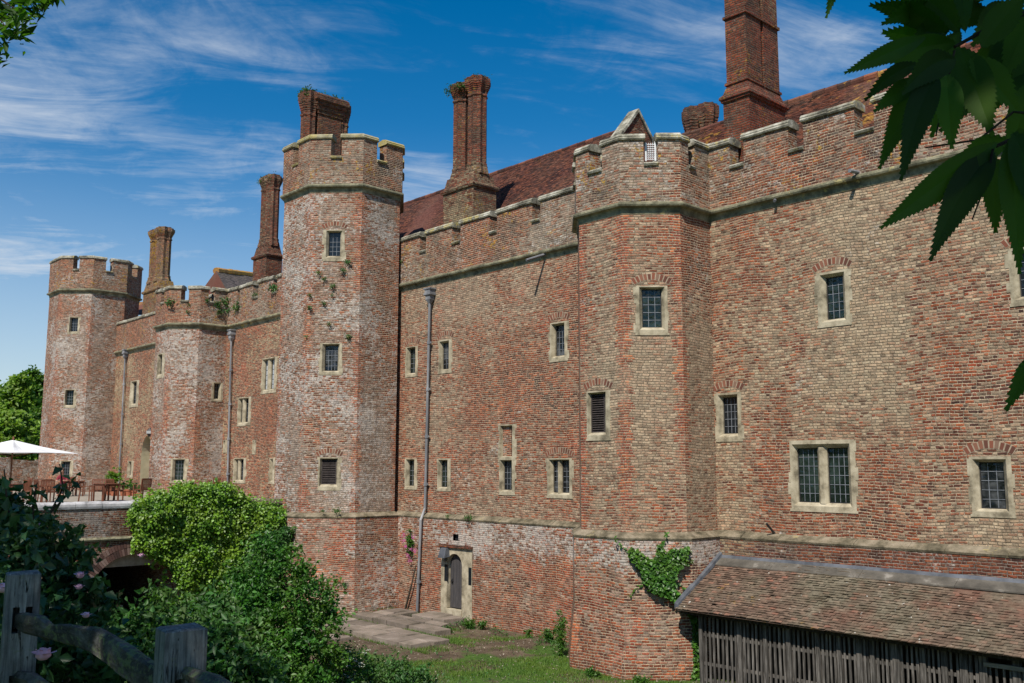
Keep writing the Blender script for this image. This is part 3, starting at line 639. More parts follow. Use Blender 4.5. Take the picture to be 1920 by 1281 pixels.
br2, cp2 = bat('parapet', 'cope2', 'battlement on top of the tall middle tower')
tower_cren(T2, {-90: [(None, (550, 285)), ((560, 280), None)], -45: [(None, (621.3, 270)), ((641, 270), None)],
                0: [(None, (707.7, 275)), ((725, 275), None)]}, 10.56, 11.64, 12.51, br2, cp2)
br3, cp3 = bat('parapet', 'cope', 'battlement of the far tower')
tower_cren(T4, {-90: [(None, None)], -45: [(None, (138, 490)), ((149.3, 490), None)],
                0: [(None, (199.7, 490)), ((212.3, 490), None)]}, 10.76, 11.98, 12.82, br3, cp3)
for b_, cs, m_, cm_, lb_ in BAT:
    bo = b_.build('battlement', M[m_], castle); bo['label'] = lb_
    for c_ in cs: c_.build('coping', M[cm_], bo)
mb = MB()
for cx_, cy_, ap, z in ((-16.8, 20.55, 1.7, 7.5), (-45.97, 20.42, 1.7, 7.5), (-31.51, 20.08, 2.2, 10.93), (-61.51, 20.42, 2.3, 11.1)):
    mb.add(octring(cx_, cy_, ap, z), [tuple(range(8))])
mb.quad((-61, 21.3, 7.45), (9, 21.3, 7.45), (9, 22.6, 7.55), (-61, 22.6, 7.55))
mb.build('roof_walk', M['lead'], castle)
# rear side of the ranges so that they are closed blocks
mb = MB(); mb.box(-61.5, 21.6, GZ, 9, 30.2, 7.44); mb.build('inner_range', M['wallC'], castle)

# ---- white trap-door grille standing in an embrasure of the near tower
f = T1[-45]; a, z1g = f.hit(1209, 268, -.1); b, z0g = f.hit(1231, 302, -.1); mb = MB()
def fb(f, u0, u1, z0, z1, o0, o1, mb=mb): mb.hexa([f.pt(u0, z0, o1), f.pt(u1, z0, o1), f.pt(u1, z0, o0), f.pt(u0, z0, o0), f.pt(u0, z1, o1), f.pt(u1, z1, o1), f.pt(u1, z1, o0), f.pt(u0, z1, o0)])
for i in range(7): u = a+(b-a)*i/6; fb(f, u-.008, u+.008, z0g+.02, z1g, -.13, -.115, mb)
for i in range(8): z = z0g+.05+(z1g-z0g-.1)*i/7; fb(f, a, b, z-.008, z+.008, -.112, -.10, mb)
fb(f, b-.05, b-.01, z0g, z1g+.03, -.16, -.08, mb); fb(f, a, a+.04, z0g, z1g, -.16, -.08, mb)
mb.build('white_grille', M['white'], castle)

# ---- roofs, real overlapping tiles
def tiled(name, P00, P10, P11, P01, mat_, tw=.17, gauge=.1, parent=castle, label=None, ragged=.006, skip=.0):
    P00, P10, P11, P01 = [np.array(p, float) for p in (P00, P10, P11, P01)]
    nu = max(1, int(np.linalg.norm(P10-P00)/tw)); nv = max(1, int(np.linalg.norm(P01-P00)/gauge))
    n = np.cross(P10-P00, P01-P00); n /= np.linalg.norm(n)
    def Q(a, b): return (P00*(1-a)+P10*a)*(1-b)+(P01*(1-a)+P11*a)*b
    iu, iv = np.meshgrid(np.arange(nu), np.arange(nv)); iu = iu.ravel(); iv = iv.ravel()
    N = len(iu); sh = (iv % 2)*.5
    r = rng.uniform(-1, 1, (N, 6)); keep = rng.random(N) > skip
    vs = []
    a0 = np.clip((iu+sh-.5+.02)/nu, 0, 1); a1 = np.clip((iu+sh+.5-.02)/nu, 0, 1)
    b0 = np.clip((iv+r[:, 0]*.06)/nv, 0, 1); b1 = np.clip((iv+1.25)/nv, 0, 1)
    sag = lambda a, b: (np.sin(a*9+1)*.02+np.sin(a*23+b*5)*.012)[:, None]*n
    def QQ(a, b): a = a[:, None]; b = b[:, None]; return (P00*(1-a)+P10*a)*(1-b)+(P01*(1-a)+P11*a)*b
    lo = .030+ragged*r[:, 1:3]*1.2; hi = .006
    c0 = QQ(a0, b0)+n*lo[:, :1]+sag(a0, b0); c1 = QQ(a1, b0)+n*lo[:, 1:2]+sag(a1, b0); c2 = QQ(a1, b1)+n*hi+sag(a1, b1); c3 = QQ(a0, b1)+n*hi+sag(a0, b1)
    d0 = c0-n*.018; d1 = c1-n*.018
    V = np.stack([c0, c1, c2, c3, d0, d1], 1)[keep]; N = len(V)
    base = (np.arange(N)*6)[:, None]
    fs = np.concatenate([base+np.array([[0, 1, 2, 3]]), base+np.array([[4, 5, 1, 0]]), base+np.array([[4, 0, 3, 3]])[:, :4]], 0)
    me = bpy.data.meshes.new(name); fl = [tuple(x) for x in fs[:2*N]]+[tuple(x[:3]) for x in fs[2*N:]]+[(int(b[0])+1, int(b[0])+5, int(b[0])+2) for b in base]
    ub = V.reshape(-1, 3).tolist(); k0 = len(ub); ub += [tuple(P00), tuple(P10), tuple(P11), tuple(P01)]; fl.append((k0, k0+1, k0+2, k0+3))
    me.from_pydata(ub, [], fl); me.materials.append(mat_); me.update(); auto_uv(me)
    o = link(name, me, parent)
    if label: o['label'] = label
    return o
def ridge(p, q, r=.13, parent=castle, m=M['tilesA']):
    p, q = Vector(p), Vector(q); L = (q-p).length; n = int(L/.42); mb = MB(); d = (q-p)/n
    for i in range(n):
        a = p+d*i; b = p+d*(i+.97); rr = r*rnd.uniform(.95, 1.08)
        mb.tube([a+Vector((0, 0, rnd.uniform(-.01, .01))), b], [rr, rr*1.05], 8)
    return mb.build('ridge_tiles', m, parent)
XG = -21.46
rb = tiled('roof', (-38.5, 21.95, 8.0), (XG, 21.95, 8.0), (XG, 26, 12.50), (-38.5, 26, 12.50), M['tiles'], label='dark red tiled roof left of the small gable')
ridge((-38.5, 26, 12.5), (XG, 26, 12.5), .1, rb, M['tiles'])
ra = tiled('roof', (XG+.3, 21.95, 7.95), (9, 21.95, 7.95), (9, 26, 11.52), (XG+.3, 26, 11.52), M['tilesA'], label='lichened red tiled roof behind the right hand battlements')
ridge((XG+.3, 26, 11.52), (9, 26, 11.52), .12, ra)
mb = MB(); mb.quad((9, 26, 11.5), (XG, 26, 11.5), (XG, 30.2, 7.4), (9, 30.2, 7.4)); mb.quad((XG, 26, 12.48), (-38.5, 26, 12.48), (-38.5, 30.2, 7.4), (XG, 30.2, 7.4))
mb.add([(-38.5, 21.9, 7.4), (-38.5, 26, 12.48), (-38.5, 30.2, 7.4)], [(0, 1, 2)]); mb.build('rear_roof_slope', M['tiles'], castle)
# gable
ga = hitx(1195, 205, XG); gl = hitx(1163, 250, XG); gr = hitx(1223, 262, XG)
sl_, sr_ = (ga[2]-gl[2])/(ga[1]-gl[1]), (ga[2]-gr[2])/(gr[1]-ga[1])
zb_ = 8.0; yl_, yr_ = ga[1]-(ga[2]-zb_)/sl_, ga[1]+(ga[2]-zb_)/sr_
tri = [(yl_, zb_), (yr_, zb_), (ga[1], ga[2]-.12)]
mb = MB(); mb.loft([[(XG-.35, y, z) for y, z in tri], [(XG, y, z) for y, z in tri]]); gb = mb.build('gable', M['chim'], castle)
mb = MB()
for (y0, z0), (y1, z1) in (((yl_, zb_), (ga[1], ga[2])), ((yr_, zb_), (ga[1], ga[2]))):
    n = 14; dz = .13
    for i in range(n):
        a, b = i/n, (i+.97)/n; j = rnd.uniform(-.01, .01)
        ya, yb = y0+(y1-y0)*a, y0+(y1-y0)*b; za, zb2 = z0+(z1-z0)*a, z0+(z1-z0)*b
        mb.hexa([(XG-.42, ya, za-dz), (XG+.07+j, ya, za-dz), (XG+.07+j, yb, zb2-dz), (XG-.42, yb, zb2-dz), (XG-.42, ya, za+.02), (XG+.07+j, ya, za+.02), (XG+.07+j, yb, zb2+.02), (XG-.42, yb, zb2+.02)])
mb.build('gable_coping', M['cope'], gb)
# far slate roof with an orange lichened ridge, between the far chimneys
q0 = hity(405, 508, 26.5); q1 = hity(478, 517, 31.0)
e = 3.6
sr = tiled('roof', (q0[0]+e, q0[1]-.5, q0[2]-e*.72), (q1[0]+e, q1[1], q1[2]-e*.72), tuple(q1), tuple(q0), M['slate'], .25, .14, label='far grey slate roof with an orange ridge')
ridge(q0, q1, .22, sr, M['ridge'])
mb = MB(); mb.add([tuple(q0), (q0[0]+e, q0[1]-.5, q0[2]-e*.72), (q0[0]-e, q0[1]-.5, q0[2]-e*.72), tuple(q1), (q1[0]-e, q1[1], q1[2]-e*.72), (q1[0]+e, q1[1], q1[2]-e*.72)], [(0, 2, 1), (0, 3, 4, 2), (3, 5, 4)])
mb.build('hipped_roof_end', M['tiles'], sr)
# little raised bits behind the far wall: a hipped roof slope beside the far tower
mb = MB(); a = hity(236, 590, 23); b = hity(262, 566, 26); c = hity(300, 566, 26); d = hity(300, 592, 23); mb.quad(a, d, c, b)
mb.box(-61.5, 23, 7.4, -49, 27, 8.0); mb.build('stair_roof', M['tilesA'], castle)

# ---- chimneys
def rect(x0, y0, x1, y1, z, o=0): return [(x0-o, y0-o, z), (x1+o, y0-o, z), (x1+o, y1+o, z), (x0-o, y1+o, z)]
def star(cx_, cy_, r, z, n=8, depth=.80, rot=22.5):
    return [(cx_+(r if i % 2 == 0 else r*depth)*math.cos(R_(rot+180/n*i)), cy_+(r if i % 2 == 0 else r*depth)*math.sin(R_(rot+180/n*i)), z) for i in range(2*n)]
def flue(mb, cx_, cy_, r, zb, zt, corbel=.55, flare=.3):
    pr = [(r*1.28, zb-.02), (r*1.28, zb+.08), (r*1.08, zb+flare), (r*1.12, zb+flare+.02), (r*1.12, zb+flare+.08), (r, zb+flare+.12), (r, zt-corbel-.22), (r*1.10, zt-corbel-.20), (r*1.10, zt-corbel-.13), (r, zt-corbel-.1)]
    n = 4
    for i in range(n):
        z = zt-corbel+i*corbel*.5/n; pr += [(r*(1.04+.085*i), z), (r*(1.10+.085*i), z+.015), (r*(1.10+.085*i), z+corbel*.5/n-.01)]
    pr += [(r*1.42, zt-corbel*.42), (r*1.42, zt-.08), (r*1.22, zt-.06), (r*1.22, zt)]
    mb.loft([star(cx_, cy_, rr, z) for rr, z in pr], True)
def chimney(x0, y0, x1, y1, zlo, zlip, m, flues, r, zt, label, corbel=.55, top=.5):
    mb = MB(); P = [(0, zlo), (0, zlip-.12), (.06, zlip-.10), (.09, zlip-.03), (.09, zlip+.02), (-.02, zlip+.10), (-.10, zlip+top)]
    mb.loft([rect(x0, y0, x1, y1, z, o) for o, z in P])
    ch = mb.build('chimney', m, castle); ch['label'] = label
    fl = []
    for (fx, fy) in flues:
        b = MB(); flue(b, fx, fy, r, zlip+top, zt, corbel); fl.append(b.build('flue', m, ch))
    return ch
zl = hity(1404, 172, 21.6)[2]
mb = MB(); x0, x1, y0, y1 = -14.70, -13.86, 21.58, 23.40
mb.loft([rect(x0, y0, x1, y1, z, o) for o, z in [(0, 7.3), (0, zl-.12), (.05, zl-.10), (.05, zl-.05), (.09, zl-.03), (.09, zl+.04), (.0, zl+.14), (-.09, zl+.42)]])
ch1 = mb.build('chimney', M['chim'], castle); ch1['label'] = 'tall dark red chimney rising out of the picture'
for ya, yb in ((21.66, 22.42), (22.56, 23.32)):
    b = MB(); xa, xb = -14.62, -13.95
    pts = [(0, zl+.38), (.045, zl+.40), (.045, zl+.47), (0, zl+.50), (0, zl+2.35), (.05, zl+2.37), (.05, zl+2.45), (0, zl+2.48), (0, zl+3.4)]
    for i in range(5): pts += [(.03+.03*i, zl+3.4+.09*i), (.03+.03*i, zl+3.48+.09*i)]
    b.loft([rect(xa, ya, xb, yb, z, o) for o, z in pts]); b.build('flue', M['chim'], ch1)
b = MB(); b.box(-14.50, 22.40, zl+.38, -14.07, 22.58, zl+3.6); b.build('flue_web', M['chim'], ch1)
zl = hity(888, 343, 21.6)[2]
chimney(-27.36, 21.58, -25.6, 22.70, 7.3, zl, M['chim'], [(-26.93, 22.14), (-26.05, 22.14)], .37, hity(885, 152, 22.1)[2], 'clustered brick chimney with a mossy crown between the towers')
zl = hity(500, 476, 21.6)[2]
chimney(-42.54, 21.58, -41.21, 22.45, 7.3, zl, M['chim'], [(-42.1, 22.02), (-41.6, 22.02)], .33, hity(505, 333, 22)[2], 'slim dark red chimney just left of the tall tower')
zl = hity(300, 540, 21.8)[2]
chimney(-56.9, 21.7, -54.6, 22.7, 7.3, zl, M['chimpale'], [(-56.35, 22.2), (-55.35, 22.2)], .42, hity(305, 426, 22)[2], 'buff chimney with yellow lichen beside the far tower')
z6 = hity(1303, 203, 28.5)[2]; xa = hity(1302, 230, 28.5)[0]; xb = hity(1328, 230, 28.5)[0]
chimney(xa-.6, 28, xb+.6, 29, 8, z6-2.2, M['chim'], [(xa-.05, 28.5), (xb-.1, 28.6)], .32, z6, 'short double chimney peeping over the roof ridge', .9)
# cluster on the tall tower: a flue, a slab and another flue, overgrown on top
XS = -31.45; ya = hitx(597, 230, XS)[1]; yb = hitx(640, 230, XS)[1]; zt = hitx(593, 174, XS)[2]
mb = MB(); mb.loft([rect(XS-.5, ya, XS, yb, z, o) for o, z in [(0, 10.5), (0, zt-.85), (.04, zt-.8), (.04, zt-.72), (.09, zt-.65), (.09, zt-.52), (.15, zt-.45), (.15, zt-.36), (.22, zt-.30), (.22, zt-.1), (.14, zt-.02)]])
ch3 = mb.build('chimney', M['chim'], castle); ch3['label'] = 'overgrown chimney cluster on top of the tall tower'
b = MB(); flue(b, XS-.30, ya-.26, .31, 11.4, zt+.04, .8); b.build('flue', M['chim'], ch3)
b = MB(); flue(b, XS-.25, yb+.16, .27, 11.4, zt+.0, .8); b.build('flue', M['chim'], ch3)

# ---- pipes and spouts
def downpipe(pts, head, label, r=.05):
    mb = MB(); P = [f.pt(*f.hit(x, y, o), o) for f, x, y, o in pts]
    mb.tube(P, r, 8)
    for a, b in zip(P, P[1:]):
        L = math.dist(a, b)
        if L < 1.5: continue
        n = int(L/1.9)
        for i in range(1, n+1):
            t = i/(n+.5); c = Vector(a).lerp(Vector(b), t); d = (Vector(b)-Vector(a)).normalized()
            mb.tube([c-d*.06, c+d*.06], r*1.45, 8); mb.box(c.x-.11, c.y+.01, c.z-.03, c.x+.11, c.y+.05, c.z+.03)
    o = mb.build('downpipe', M['iron'], castle); o['label'] = label
    h = MB(); c = Vector(P[0])
    h.loft([[(c.x+sx_*w_, c.y+sy_*w_*.8, c.z+z) for sx_, sy_ in ((-1, -1), (1, -1), (1, 1), (-1, 1))] for w_, z in ((.06, -.25), (.13, -.12), (.13, .0), (.19, .05), (.19, .12), (.16, .13), (.16, .24), (.2, .26), (.2, .31))])
    h.build('hopper_head', M['iron'], o); return o
fB, fBl = WL['B'], LB
downpipe([(fB, 806, 556, .14), (fB, 797, 953, .12), (fBl, 789, 975, .12), (fBl, 782, 1149, .12)], 1, 'long grey downpipe right of the tall tower')
downpipe([(WL['C'], 434, 630, .14), (WL['C'], 426, 922, .12)], 1, 'grey downpipe behind the ivy')
downpipe([(WL['D'], 235, 665, .14), (WL['D'], 222, 918, .12)], 1, 'grey downpipe beside the far tower')
for (bx, by, tx, ty, Lo, r) in ((1025, 476, 987, 488, .75, .045), (1612, 324, 1593, 320, .42, .05), (1456, 372, 1452, 377, .2, .04)):
    f = WL['B'] if bx < 1100 else WL['A']; P = Vector(f.pt(*f.hit(bx, by, .0), .0)); Q = Vector(f.pt(*f.hit(tx, ty, Lo), Lo))
    mb = MB(); mb.tube([P+(P-Q)*.1, Q], r, 8); mb.build('waterspout', M['iron'], castle)
f = WL['A']; P = Vector(f.pt(*f.hit(1452, 1000, 0), 0)); Q = Vector(f.pt(*f.hit(1437, 982, .28), .28)); mb = MB(); mb.tube([P, Q], .03, 6); mb.build('iron_bracket', M['dark'], castle)

# ---- door at the foot of the wall
f = LB; u0, u1, z0, z1 = DOOR; mb = MB()
d0, d1 = f.hit(846.8, 1090, -.2)[0], f.hit(874.8, 1090, -.2)[0]; zd0 = f.hit(861, 1141, -.2)[1]; zd1 = f.hit(861, 1038.5, -.1)[1]
dc = (d0+d1)/2; rr = (d1-d0)/2; zs = zd1-rr*.95
arc = [(d1, zd0), (d1, zs)]+[(dc+rr*math.cos(t), zs+rr*.95*math.sin(t)) for t in np.linspace(0, math.pi, 13)[1:-1]]+[(d0, zs), (d0, zd0)]
# stone slab with the arch cut: strips from the arch line out to the rectangle
top = [(u1, zd0), (u1, zs)]+[(dc+(u1-dc)*max(-1, min(1, 1.5*math.cos(t))) if math.cos(t) > 0 else dc+(dc-u0)*max(-1, 1.5*math.cos(t)), min(z1-.08, zs+(z1-zs)*1.6*math.sin(t))) for t in np.linspace(0, math.pi, 13)[1:-1]]+[(u0, zs), (u0, zd0)]
for (a, b), (c, d) in zip(zip(arc, arc[1:]), zip(top, top[1:])):
    mb.quad(f.pt(a[0], a[1], .012), f.pt(c[0], c[1], .012), f.pt(d[0], d[1], .012), f.pt(b[0], b[1], .012))
    mb.quad(f.pt(a[0], a[1], .012), f.pt(b[0], b[1], .012), f.pt(b[0], b[1], -.24), f.pt(a[0], a[1], -.24))
mb.quad(f.pt(u0, z1-.08, .011), f.pt(u1, z1-.08, .011), f.pt(u1, z1, .011), f.pt(u0, z1, .011))
fb(f, d0-.02, d1+.02, zd0-.3, zd0-.02, -.25, .05, mb); fb(f, u0, d0, zd0-.3, zd0+.0, -.02, .0105, mb); fb(f, d1, u1, zd0-.3, zd0+.0, -.02, .0105, mb)
ds = mb.build('door_surround', M['stone'], castle)
mb = MB(); a4 = [(u, z) for u, z in arc]; n_b = 4
mb.add([f.pt(u, z, -.16) for u, z in a4], [tuple(range(len(a4)))])
dr = mb.build('door', M['door'], castle); dr['label'] = 'arched grey plank door at the foot of the wall'
mb = MB()
for i in range(5): u = d0+(d1-d0)*(i+.5)/5+.0; w_ = (d1-d0)/5*.46; h = zs+rr*.9*math.sqrt(max(0, 1-((u-dc)/rr)**2)); fb(f, u-w_, u+w_, zd0+.02, h-.02, -.158, -.14+rnd.uniform(-.004, .004), mb)
mb.build('door_planks', M['door'], dr)
mb = MB(); c = Vector(f.pt(d0+.13, (zd0+zd1)/2-.02, -.12)); mb.tube([c+Vector((0, .02, 0)), c+Vector((0, -.03, 0))], .05, 8)
fb(f, d0+.10, d0+.16, (zd0+zd1)/2-.13, (zd0+zd1)/2+.05, -.142, -.13, mb); mb.build('door_handle', M['dark'], dr)
for (pl, pr, pt_, pb) in ((834, 839.5, 1058, 1090), (879, 884.5, 1064, 1098)):
    a, zt_ = f.hit(pl, pt_); b, zb2 = f.hit(pr, pb); mb = MB(); fb(f, a, b, zb2, zt_, .0, .0165, mb); mb.build('side_light', M['glass'], ds)
mb = MB(); a, b = f.hit(826, 1022)[0], f.hit(887, 1028)[0]; fb(f, a, b, z1, z1+.09, -.05, .09, mb); mb.build('brick_hood', M['chim'], ds)
mb = MB(); a, zt_ = f.hit(828, 1026, .1); b, zb2 = f.hit(839, 1044, .1)
mb.loft([[f.pt(a+.02, zt_, .02), f.pt(b-.02, zt_, .02), f.pt(b-.02, zt_-.03, .16), f.pt(a+.02, zt_-.03, .16)], [f.pt(a-.02, zb2, .0), f.pt(b+.02, zb2, .0), f.pt(b+.02, zb2-.04, .26), f.pt(a-.02, zb2-.04, .26)]])
mb.tube([f.pt((a+b)/2, zb2, .1), f.pt((a+b)/2, zb2-.16, .06)], [.06, .035], 8); mb.build('wall_lamp', M['lead'], castle)['label'] = 'hooded grey lamp at the top left of the door surround'
mb = MB(); fb(f, VENT[0], VENT[1], VENT[2], VENT[3], -.2, -.1, mb); mb.build('vent', M['dark'], castle)

# ---- tall arched recess in the far wall, with a lantern over it
f = WL['D']; mb = MB(); c = (AR0+AR1)/2; hw = (AR1-AR0)/2; zs = ARZ1-hw*1.5
arc = [(AR1, ARZ0), (AR1, zs)]+[(c+hw*math.cos(t), zs+(ARZ1-zs)*math.sin(t)) for t in np.linspace(0, math.pi, 15)[1:-1]]+[(AR0, zs), (AR0, ARZ0)]
for a, b in zip(arc, arc[1:]): mb.quad(f.pt(*a, .01), f.pt(*b, .01), f.pt(*b, -1.0), f.pt(*a, -1.0))
mb.add([f.pt(u, z, -1.0) for u, z in arc], [tuple(range(len(arc)))])
rec = mb.build('arched_recess', M['pale'], castle)
mb = MB(); seg = arc[1:-1]; half = len(seg)//2
for a, b in zip(seg, seg[1:]):
    ca = (AR1 if a[0] >= c-1e-6 and b[0] >= c-1e-6 else AR0)
    mb.add([f.pt(*a, .0), f.pt(*b, .0), f.pt(ca, ARZ1, .0)], [(0, 1, 2)])
mb.build('arch_spandrel', M['wallC'], rec)
u, z = f.hit(281, 803, .2); u2, z2 = f.hit(281, 819, .2); P = f.pt(u, z, .2); mb = MB()
hh = z-z2
mb.loft([[(P[0]+w_*math.cos(R_(60*i)), P[1]+w_*math.sin(R_(60*i)), z2+q*hh) for i in range(6)] for w_, q in ((.05, 0), (.16, .35), (.17, .7), (.06, 1))]); mb.tube([(P[0], P[1], z2+hh), (P[0], P[1]+.2, z2+hh+.05)], .02, 6)
lan = mb.build('lantern', M['dark'], castle)
mb = MB(); mb.loft([[(P[0]+w_*math.cos(R_(60*i)), P[1]+w_*math.sin(R_(60*i)), z2+q*hh) for i in range(6)] for w_, q in ((.165, .36), (.178, .68))]); mb.build('lantern_glass', M['pglass'], lan)

# ================================================================== GROUND
def hgt(x, y):
    """bank by the camera, moat floor before the castle, far land beyond"""
    x = np.asarray(x, float); y = np.asarray(y, float)
    t = np.clip((y-1.8)/9.5, 0, 1); z = -1.62+(GZ+1.62)*t
    z = z+.06*np.sin(x*.9+y*.4)*t*(1-t)*4
    far = np.clip((-x-78)/10, 0, 1); z = z*(1-far)+(-1.6)*far
    far = np.clip((y-36)/10, 0, 1); z = z*(1-far)+(-1.6)*far
    return z+.025*np.sin(x*1.7+.3*y)*np.cos(y*1.3)
def mesh_np(name, V, Fc, m, parent=None, smooth=False, uv=False):
    me = bpy.data.meshes.new(name); V = np.asarray(V, float).reshape(-1, 3); Fc = np.asarray(Fc, int); n, kk = Fc.shape
    me.vertices.add(len(V)); me.vertices.foreach_set('co', V.ravel()); me.loops.add(n*kk); me.loops.foreach_set('vertex_index', Fc.ravel())
    me.polygons.add(n); me.polygons.foreach_set('loop_start', np.arange(n)*kk); me.polygons.foreach_set('loop_total', np.full(n, kk))
    me.update(calc_edges=True); me.materials.append(m)
    if smooth: me.polygons.foreach_set('use_smooth', [True]*n)
    if uv: auto_uv(me)
    return link(name, me, parent)
gx = np.concatenate([np.linspace(-1500, -90, 14), np.linspace(-85, 15, 201), np.linspace(25, 900, 12)]); gy = np.concatenate([np.linspace(-900, -20, 12), np.linspace(-15, 45, 121), np.linspace(60, 1500, 12)])
GX, GY = np.meshgrid(gx, gy); V = np.stack([GX, GY, hgt(GX, GY)], -1).reshape(-1, 3); nx, ny = len(gx), len(gy)
ii = (np.arange(ny-1)[:, None]*nx+np.arange(nx-1)).ravel(); Fc = np.stack([ii, ii+1, ii+1+nx, ii+nx], 1)
m, k = mat('moat_ground'); P = k.new('ShaderNodeNewGeometry').outputs['Position']
dirt = k.ramp(k.noise(P, 2.2, 8, .65), [(.3, (.055, .038, .024)), (.55, (.12, .088, .058)), (.75, (.19, .15, .105))])
gr_ = k.ramp(k.noise(P, 6, 6, .7), [(.3, (.028, .060, .010)), (.6, (.065, .13, .018)), (.8, (.12, .18, .03))])
px_, py_, pz_ = k.sep(P)
gm = k.step(k.m('ADD', k.noise(P, .55, 5, .6), k.m('ADD', k.m('MULTIPLY', k.step(px_, -22.5, -19.5), .13), k.m('MULTIPLY', k.step(pz_, -4.9, -4.0), .3))), .57, .66)
c = k.mix(gm, dirt, gr_); k.l.new(c, k.b.inputs['Base Color']); k.l.new(bump(k, k.noise(P, 14, 7, .7), .05, .9), k.b.inputs['Normal'])
M['ground'] = m
tag(mesh_np('ground', V, Fc, M['ground'], smooth=True), None, None, kind='structure')

# ---- leaves and branches
def leaves(name, pos, size, m, parent=None, bias=(0, 0, 1), spread=.8, wid=.55, fold=.18, droop=0.):
    N = len(pos); pos = np.asarray(pos); size = np.broadcast_to(size, (N,))*rng.uniform(.5, 1.45, N)
    n = np.asarray(bias)+rng.normal(0, spread, (N, 3)); n /= np.linalg.norm(n, axis=1)[:, None]
    t = rng.normal(0, 1, (N, 3)); t[:, 2] -= droop; t -= n*(t*n).sum(1)[:, None]; t /= np.linalg.norm(t, axis=1)[:, None]
    b = np.cross(n, t); s = size[:, None]
    V = np.stack([pos-t*s*.5, pos+b*s*wid*.5-t*s*.08-n*s*fold*0, pos+t*s*.5-n*s*fold*.6, pos-b*s*wid*.5-t*s*.08], 1)
    V[:, 1] += n*s*fold; V[:, 3] += n*s*fold
    i = (np.arange(N)*4)[:, None]; Fc = np.concatenate([i+np.array([[0, 1, 2]]), i+np.array([[0, 2, 3]])])
    return mesh_np(name, V.reshape(-1, 3), Fc, m, parent)
def clumps(blobs, ncl, per, sig, shell=.55):
    """leaf positions gathered in clumps on the outer part of a few overlapping blobs"""
    blobs = [(np.array(c, float), np.array(r if hasattr(r, '__len__') else (r, r, r), float)) for c, r in blobs]
    wts = np.array([b[1].prod()**(2/3) for b in blobs]); wts /= wts.sum(); C = []
    for bi in rng.choice(len(blobs), ncl, p=wts):
        c, r = blobs[bi]; d = rng.normal(0, 1, 3); d /= np.linalg.norm(d); C.append(c+d*r*rng.uniform(shell, 1.05))
    C = np.array(C); sg = sig*rng.uniform(.5, 1.4, ncl)
    P = np.repeat(C, per, 0)+rng.normal(0, 1, (ncl*per, 3))*np.repeat(sg, per)[:, None]*np.array([1, 1, .75])
    return C, P
def stems(parent, base, tips, r, m, name='branch', mid=.35):
    mb = MB(); base = Vector(base)
    for t in tips:
        t = Vector(t); q = base.lerp(t, .5)+Vector((rnd.uniform(-1, 1), rnd.uniform(-1, 1), .4))*(t-base).length*.10
        mb.tube([base+Vector((rnd.uniform(-r, r), rnd.uniform(-r, r), 0)), q, t], [r, r*.6, r*.2], 5)
    return mb.build(name, m, parent, uv=False)
def bush(name, label, cat, blobs, ncl, per, sig, size, lm, base=None, nst=14, group=None, wid=.55, bias=(.2, -.4, .7), sm='bark', spread=.7, pfilter=None):
    C, P = clumps(blobs, ncl, per, sig)
    if pfilter is not None: P = P[pfilter(P)]
    c0 = np.mean([b[0] for b in blobs], 0); z0 = float(hgt(c0[0], c0[1]))
    base = (c0[0], c0[1], z0) if base is None else base
    P = P[P[:, 2] > hgt(P[:, 0], P[:, 1])+.03]
    o = thing(name, base, label, cat, group)
    sh = []
    for c in C[rng.choice(len(C), min(len(C)//5, 90), replace=False)]:        # stray shoots breaking the outline
        d = (c-np.array(c0))*[1, 1, .6]+[0, 0, .35]; d /= np.linalg.norm(d); L = sig*rnd.uniform(2.2, 5.0)
        t = rng.random(16)[:, None]; sh.append(c+d*t*L+rng.normal(0, sig*.16, (16, 3)))
    P = np.concatenate([P]+sh)
    leaves('foliage', P, size, M[lm], o, bias, spread, wid)
    stems(o, base, C[rng.choice(len(C), min(nst, len(C)), replace=False)], .03*max(1, size/.06)**.5, M[sm], 'stems')
    return o
def B(px, py, r, d): return (atd(px, py, d), r*d/CAMF)

# ================================================================== TERRACE AND BRIDGE
XB = -31.9
mb = MB(); mb.box(-80, -25, -3.3, XB-.30, 21.05, TZ); tag(mb.build('terrace', M['gravel']), None, None, kind='structure')
bridge = thing('brick_bridge', (XB, 8, GZ), 'low brick bridge with round arches and a whitened capping, half hidden by ivy', 'bridge')
ARCH = [(12.35, -4.37, 1.48), (16.35, -4.2, 1.35), (6.2, -4.6, 1.48)]
def zbot(y):
    for c, z, r in ARCH:
        if abs(y-c) < r: return z+math.sqrt(r*r-(y-c)**2)
    return GZ-.5
ys = sorted(set([-25, 18.2]+[c+r*math.cos(t) for c, z, r in ARCH for t in np.linspace(0, math.pi, 25)]))
mb = MB()
for a, b in zip(ys, ys[1:]):
    mid = zbot((a+b)/2)
    za, zb2 = (zbot(a+1e-6), zbot(b-1e-6)) if mid > GZ-.4 else (GZ-.5,)*2
    mb.quad((XB, a, za), (XB, b, zb2), (XB, b, -1.36), (XB, a, -1.36))
    if mid > GZ-.4: mb.quad((XB, a, za), (XB-9, a, za), (XB-9, b, zb2), (XB, b, zb2))
for c, z, r in ARCH:
    for sg in (-1, 1): y = c+sg*r; mb.quad((XB, y, GZ-.5), (XB-9, y, GZ-.5), (XB-9, y, z), (XB, y, z))
mb.quad((XB-9, -10, GZ-.5), (XB-9, 18, GZ-.5), (XB-9, 18, -1.5), (XB-9, -10, -1.5)); mb.quad((XB, 18.2, -1.36), (XB-.35, 18.2, -1.36), (XB-.35, -25, -1.36), (XB, -25, -1.36))
mb.build('arcade_wall', M['bridge'], bridge)
